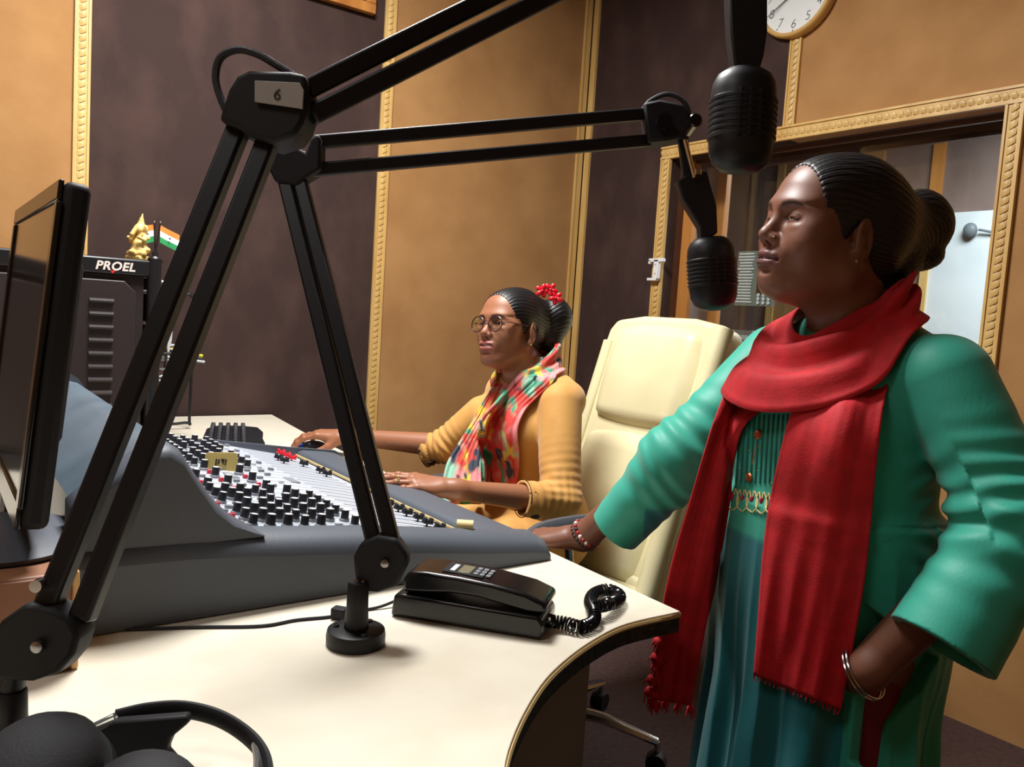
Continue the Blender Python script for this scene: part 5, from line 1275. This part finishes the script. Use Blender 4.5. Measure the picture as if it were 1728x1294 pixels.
for k_ in range(3):
    c = at((915, 929, 938)[k_], (491, 489, 503)[k_], 2.165)
    for i in range(5):
        q = 2*PI*i/5+k_; d = CX*math.cos(q)+CU*math.sin(q); g.ball(c+d*.010-CF*(.002*(i%2)), (.0105, .0068, .0035), 10, R=np.stack([d, np.cross(CF, d), CF], 1))
    g.ball(c-CF*.003, .0045, 8)
g.build('flower_clip', 'red_flower', W2)
# kurta
def torso2():
    F = Field(); F.frame(o2, R2)
    F.ell((0, -.005, .925), (.150, .100, .155), .03); F.cap((-.132, -.012, .985), (0, -.012, 1.020), .046, .048, .05); F.cap((.132, -.012, .990), (0, -.012, 1.020), .046, .048, .05)
    for s in (-1, 1): F.ell((s*.060, .070, .895), (.064, .055, .064), .05)
    F.ell((0, -.02, .76), (.140, .115, .17), .08); F.ell((0, -.05, .62), (.175, .15, .12), .07)
    for s in (-1, 1): F.cap((s*.085, -.03, .60), (s*.09, .27, .585), .100, .080, .04)
    F.T = None
    return F
T2 = torso2(); K2 = torso2()
def sl2(S, E, C, r0, r1_, r2): K2.cap(S, E, r0, r1_, .018); K2.cap(E, C, r1_, r2, .012); return C, nrm(C-E)
A1, d1_ = sl2(S2L, E2L, C2L, .058, .051, .045); A2, d2_ = sl2(S2R, E2R, C2R, .056, .050, .044)
def wr2(P):
    out = np.zeros(len(P))
    for S, E, C, am in ((S2L, E2L, A1, .0010), (S2R, E2R, A2, .0026)):
        for A, B_, w0, wd in ((S, E, 1.0, .35), (E, C, .5, .9)):
            ab = B_-A; L = np.linalg.norm(ab); t = (P-A)@ab/L/L; q = P-A-t[:, None]*ab; rad = np.sqrt((q*q).sum(1)); s_, u_, _ = frame(ab); ph = np.arctan2(q@u_, q@s_)
            out += am*np.exp(-((t-w0)/wd)**2)*np.clip((.09-rad)/.025, 0, 1)*np.clip((t+.2)/.25, 0, 1)*np.clip((1.15-t)/.25, 0, 1)*np.sin(t*L*300+1.6*np.sin(ph+t*3))
    q = (P-o2)@R2; out += .004*np.sin(q[:, 2]*55+q[:, 0]*40+2*np.sin(q[:, 1]*20))*np.exp(-((q[:, 2]-.72)/.10)**2)
    return out
K2.fn(wr2, o2+[0, 0, .85], .7, 0, 'd')
for C, d in ((A1, d1_), (A2, d2_)):
    K2.cap(C-d*.04, C+d*.06, .036, .039, .004, 's'); s_, u_, _ = frame(d); K2.box(C+d*.08, (.09, .09, .08), .001, .002, np.stack([s_, u_, d], 1), 's')
K2.cap(N2, N2+np.array([-.03, 0, .12]), .056, .07, .006, 's')
kur2 = organic('kurta', K2, o2+[-.52, -.36, .44], o2+[.30, .62, 1.12], .0055, 'mustard', W2, regions=[[(o2+[0, 0, .85], .62)]])
for C, d in ((A1, d1_), (A2, d2_)):       # dark loops that hold the rolled cuffs
    s_, u_, _ = frame(d)
    MB().tube([C-d*.003+(s_*math.cos(q)+u_*math.sin(q))*.0455 for q in np.linspace(0, 2*PI, 40, endpoint=False)], .0012, 5, closed=True).build('cuff_edge', 'dark_thread', kur2)
    for q0 in (-.7, 2.3):
        n = s_*math.cos(q0)+u_*math.sin(q0); n = n if n@CF < .2 else -n
        p = C-d*.028+n*.0475; MB().tube([p-d*.012, p+n*.003, p+d*.012], .004, 6).build('cuff_tab', 'dark_thread', kur2)
# dark embroidered placket down the front
for i in range(9):
    t_ = hits(K2, [(816+i*.6, 742+8*i)], 1.7, 2.6)[0]
    if not np.isnan(t_): p = at(816+i*.6, 742+8*i, t_-.003); MB().lathe([(.011, 0), (.012, .002), (.006, .004)], p, -CF, 10).build('placket_motif', 'dark_thread', kur2)
# printed scarf
k2 = [(-PI, .066, 1.125, .080, 1.055), (-PI/2, .062, 1.075, .110, 1.020), (-.9, .058, 1.045, .105, 1.0), (0, .055, 1.02, .09, .99), (.9, .058, 1.055, .105, 1.0), (PI/2, .062, 1.095, .105, 1.030), (2.3, .066, 1.125, .085, 1.050)]
zs = N2[2]-1.04
k2 = [(a, r_, z1_+zs, q_, z2_+zs) for a, r_, z1_, q_, z2_ in k2]
s2 = cowl('scarf', N2, f2, k2, T2, 'print_scarf', W2, fold=(1, 5, .006), gap=.008, phi0=.75, span=2*PI-1.5)
drape('scarf_end', [(848, 634), (826, 660), (800, 705), (776, 745), (756, 778), (746, 815), (742, 850)], [(868, 628), (852, 662), (834, 705), (818, 742), (812, 780), (812, 818), (812, 850)], T2, 1.6, 2.7, (2.2, 2.05), 'print_scarf', s2, nu=28, nv=50, gap=.010, folds=((2.6, .012, .3), (6, .005, 0)), twist=.2)
drape('scarf_end', [(900, 604), (868, 640), (838, 676), (812, 705), (806, 736), (814, 775), (816, 818), (816, 850)], [(938, 600), (938, 636), (908, 668), (886, 692), (874, 725), (876, 770), (873, 815), (870, 850)], T2, 1.6, 2.7, (2.12, 2.0), 'print_scarf', s2, nu=30, nv=56, gap=.020, folds=((2.8, .013, 0), (6.4, .005, 1.)), twist=.25)
# glasses
gl = MB(); yl = .1005
def gp(x, z, y=yl): return hq(x, y, z)
for s in (-1, 1):
    pts = [gp(s*.033+.0235*math.cos(q), -.002+.0215*math.sin(q), yl-.10*(abs(s*.033+.0235*math.cos(q))-.033)**1*.6) for q in np.linspace(0, 2*PI, 32, endpoint=False)]
    gl.tube(pts, .0015, 6, closed=True)
    gl.tube(spline([gp(s*.0565, .004, yl-.014), gp(s*.066, .006, .075), gp(s*.074, .006, .03), gp(s*.0795, .005, -.004), gp(s*.080, -.012, -.022)], 5), .0015, 6)
gl.tube(spline([gp(-.0105, .003, yl+.001), gp(0, .007, yl+.003), gp(.0105, .003, yl+.001)], 5), .0015, 6)
g_ = gl.build('glasses', 'specs', W2)
for s in (-1, 1):
    c = gp(s*.033, -.002, yl-.001); MB().lathe([(.0222, -.0004), (.0222, .0004)], c, He['R']@nrm([s*.06, 1, 0]), 28).build('lens', 'glass', g_)
# ring and ear stud
p = t2L[2][0]-t2L[2][1]*.052; fd_ = t2L[2][1]
rg = MB(); s_, u_, _ = frame(fd_); rg.tube([p+(s_*math.cos(q)+u_*math.sin(q))*.0092 for q in np.linspace(0, 2*PI, 20, endpoint=False)], .0012, 6, closed=True); rg.ball(p+t2L[2][2]*.0105, .003, 8); rg.build('finger_ring', 'gold', W2)
MB().ball(hq(.0795, -.002, -.043), .0026, 8).build('ear_stud', 'gold', W2)
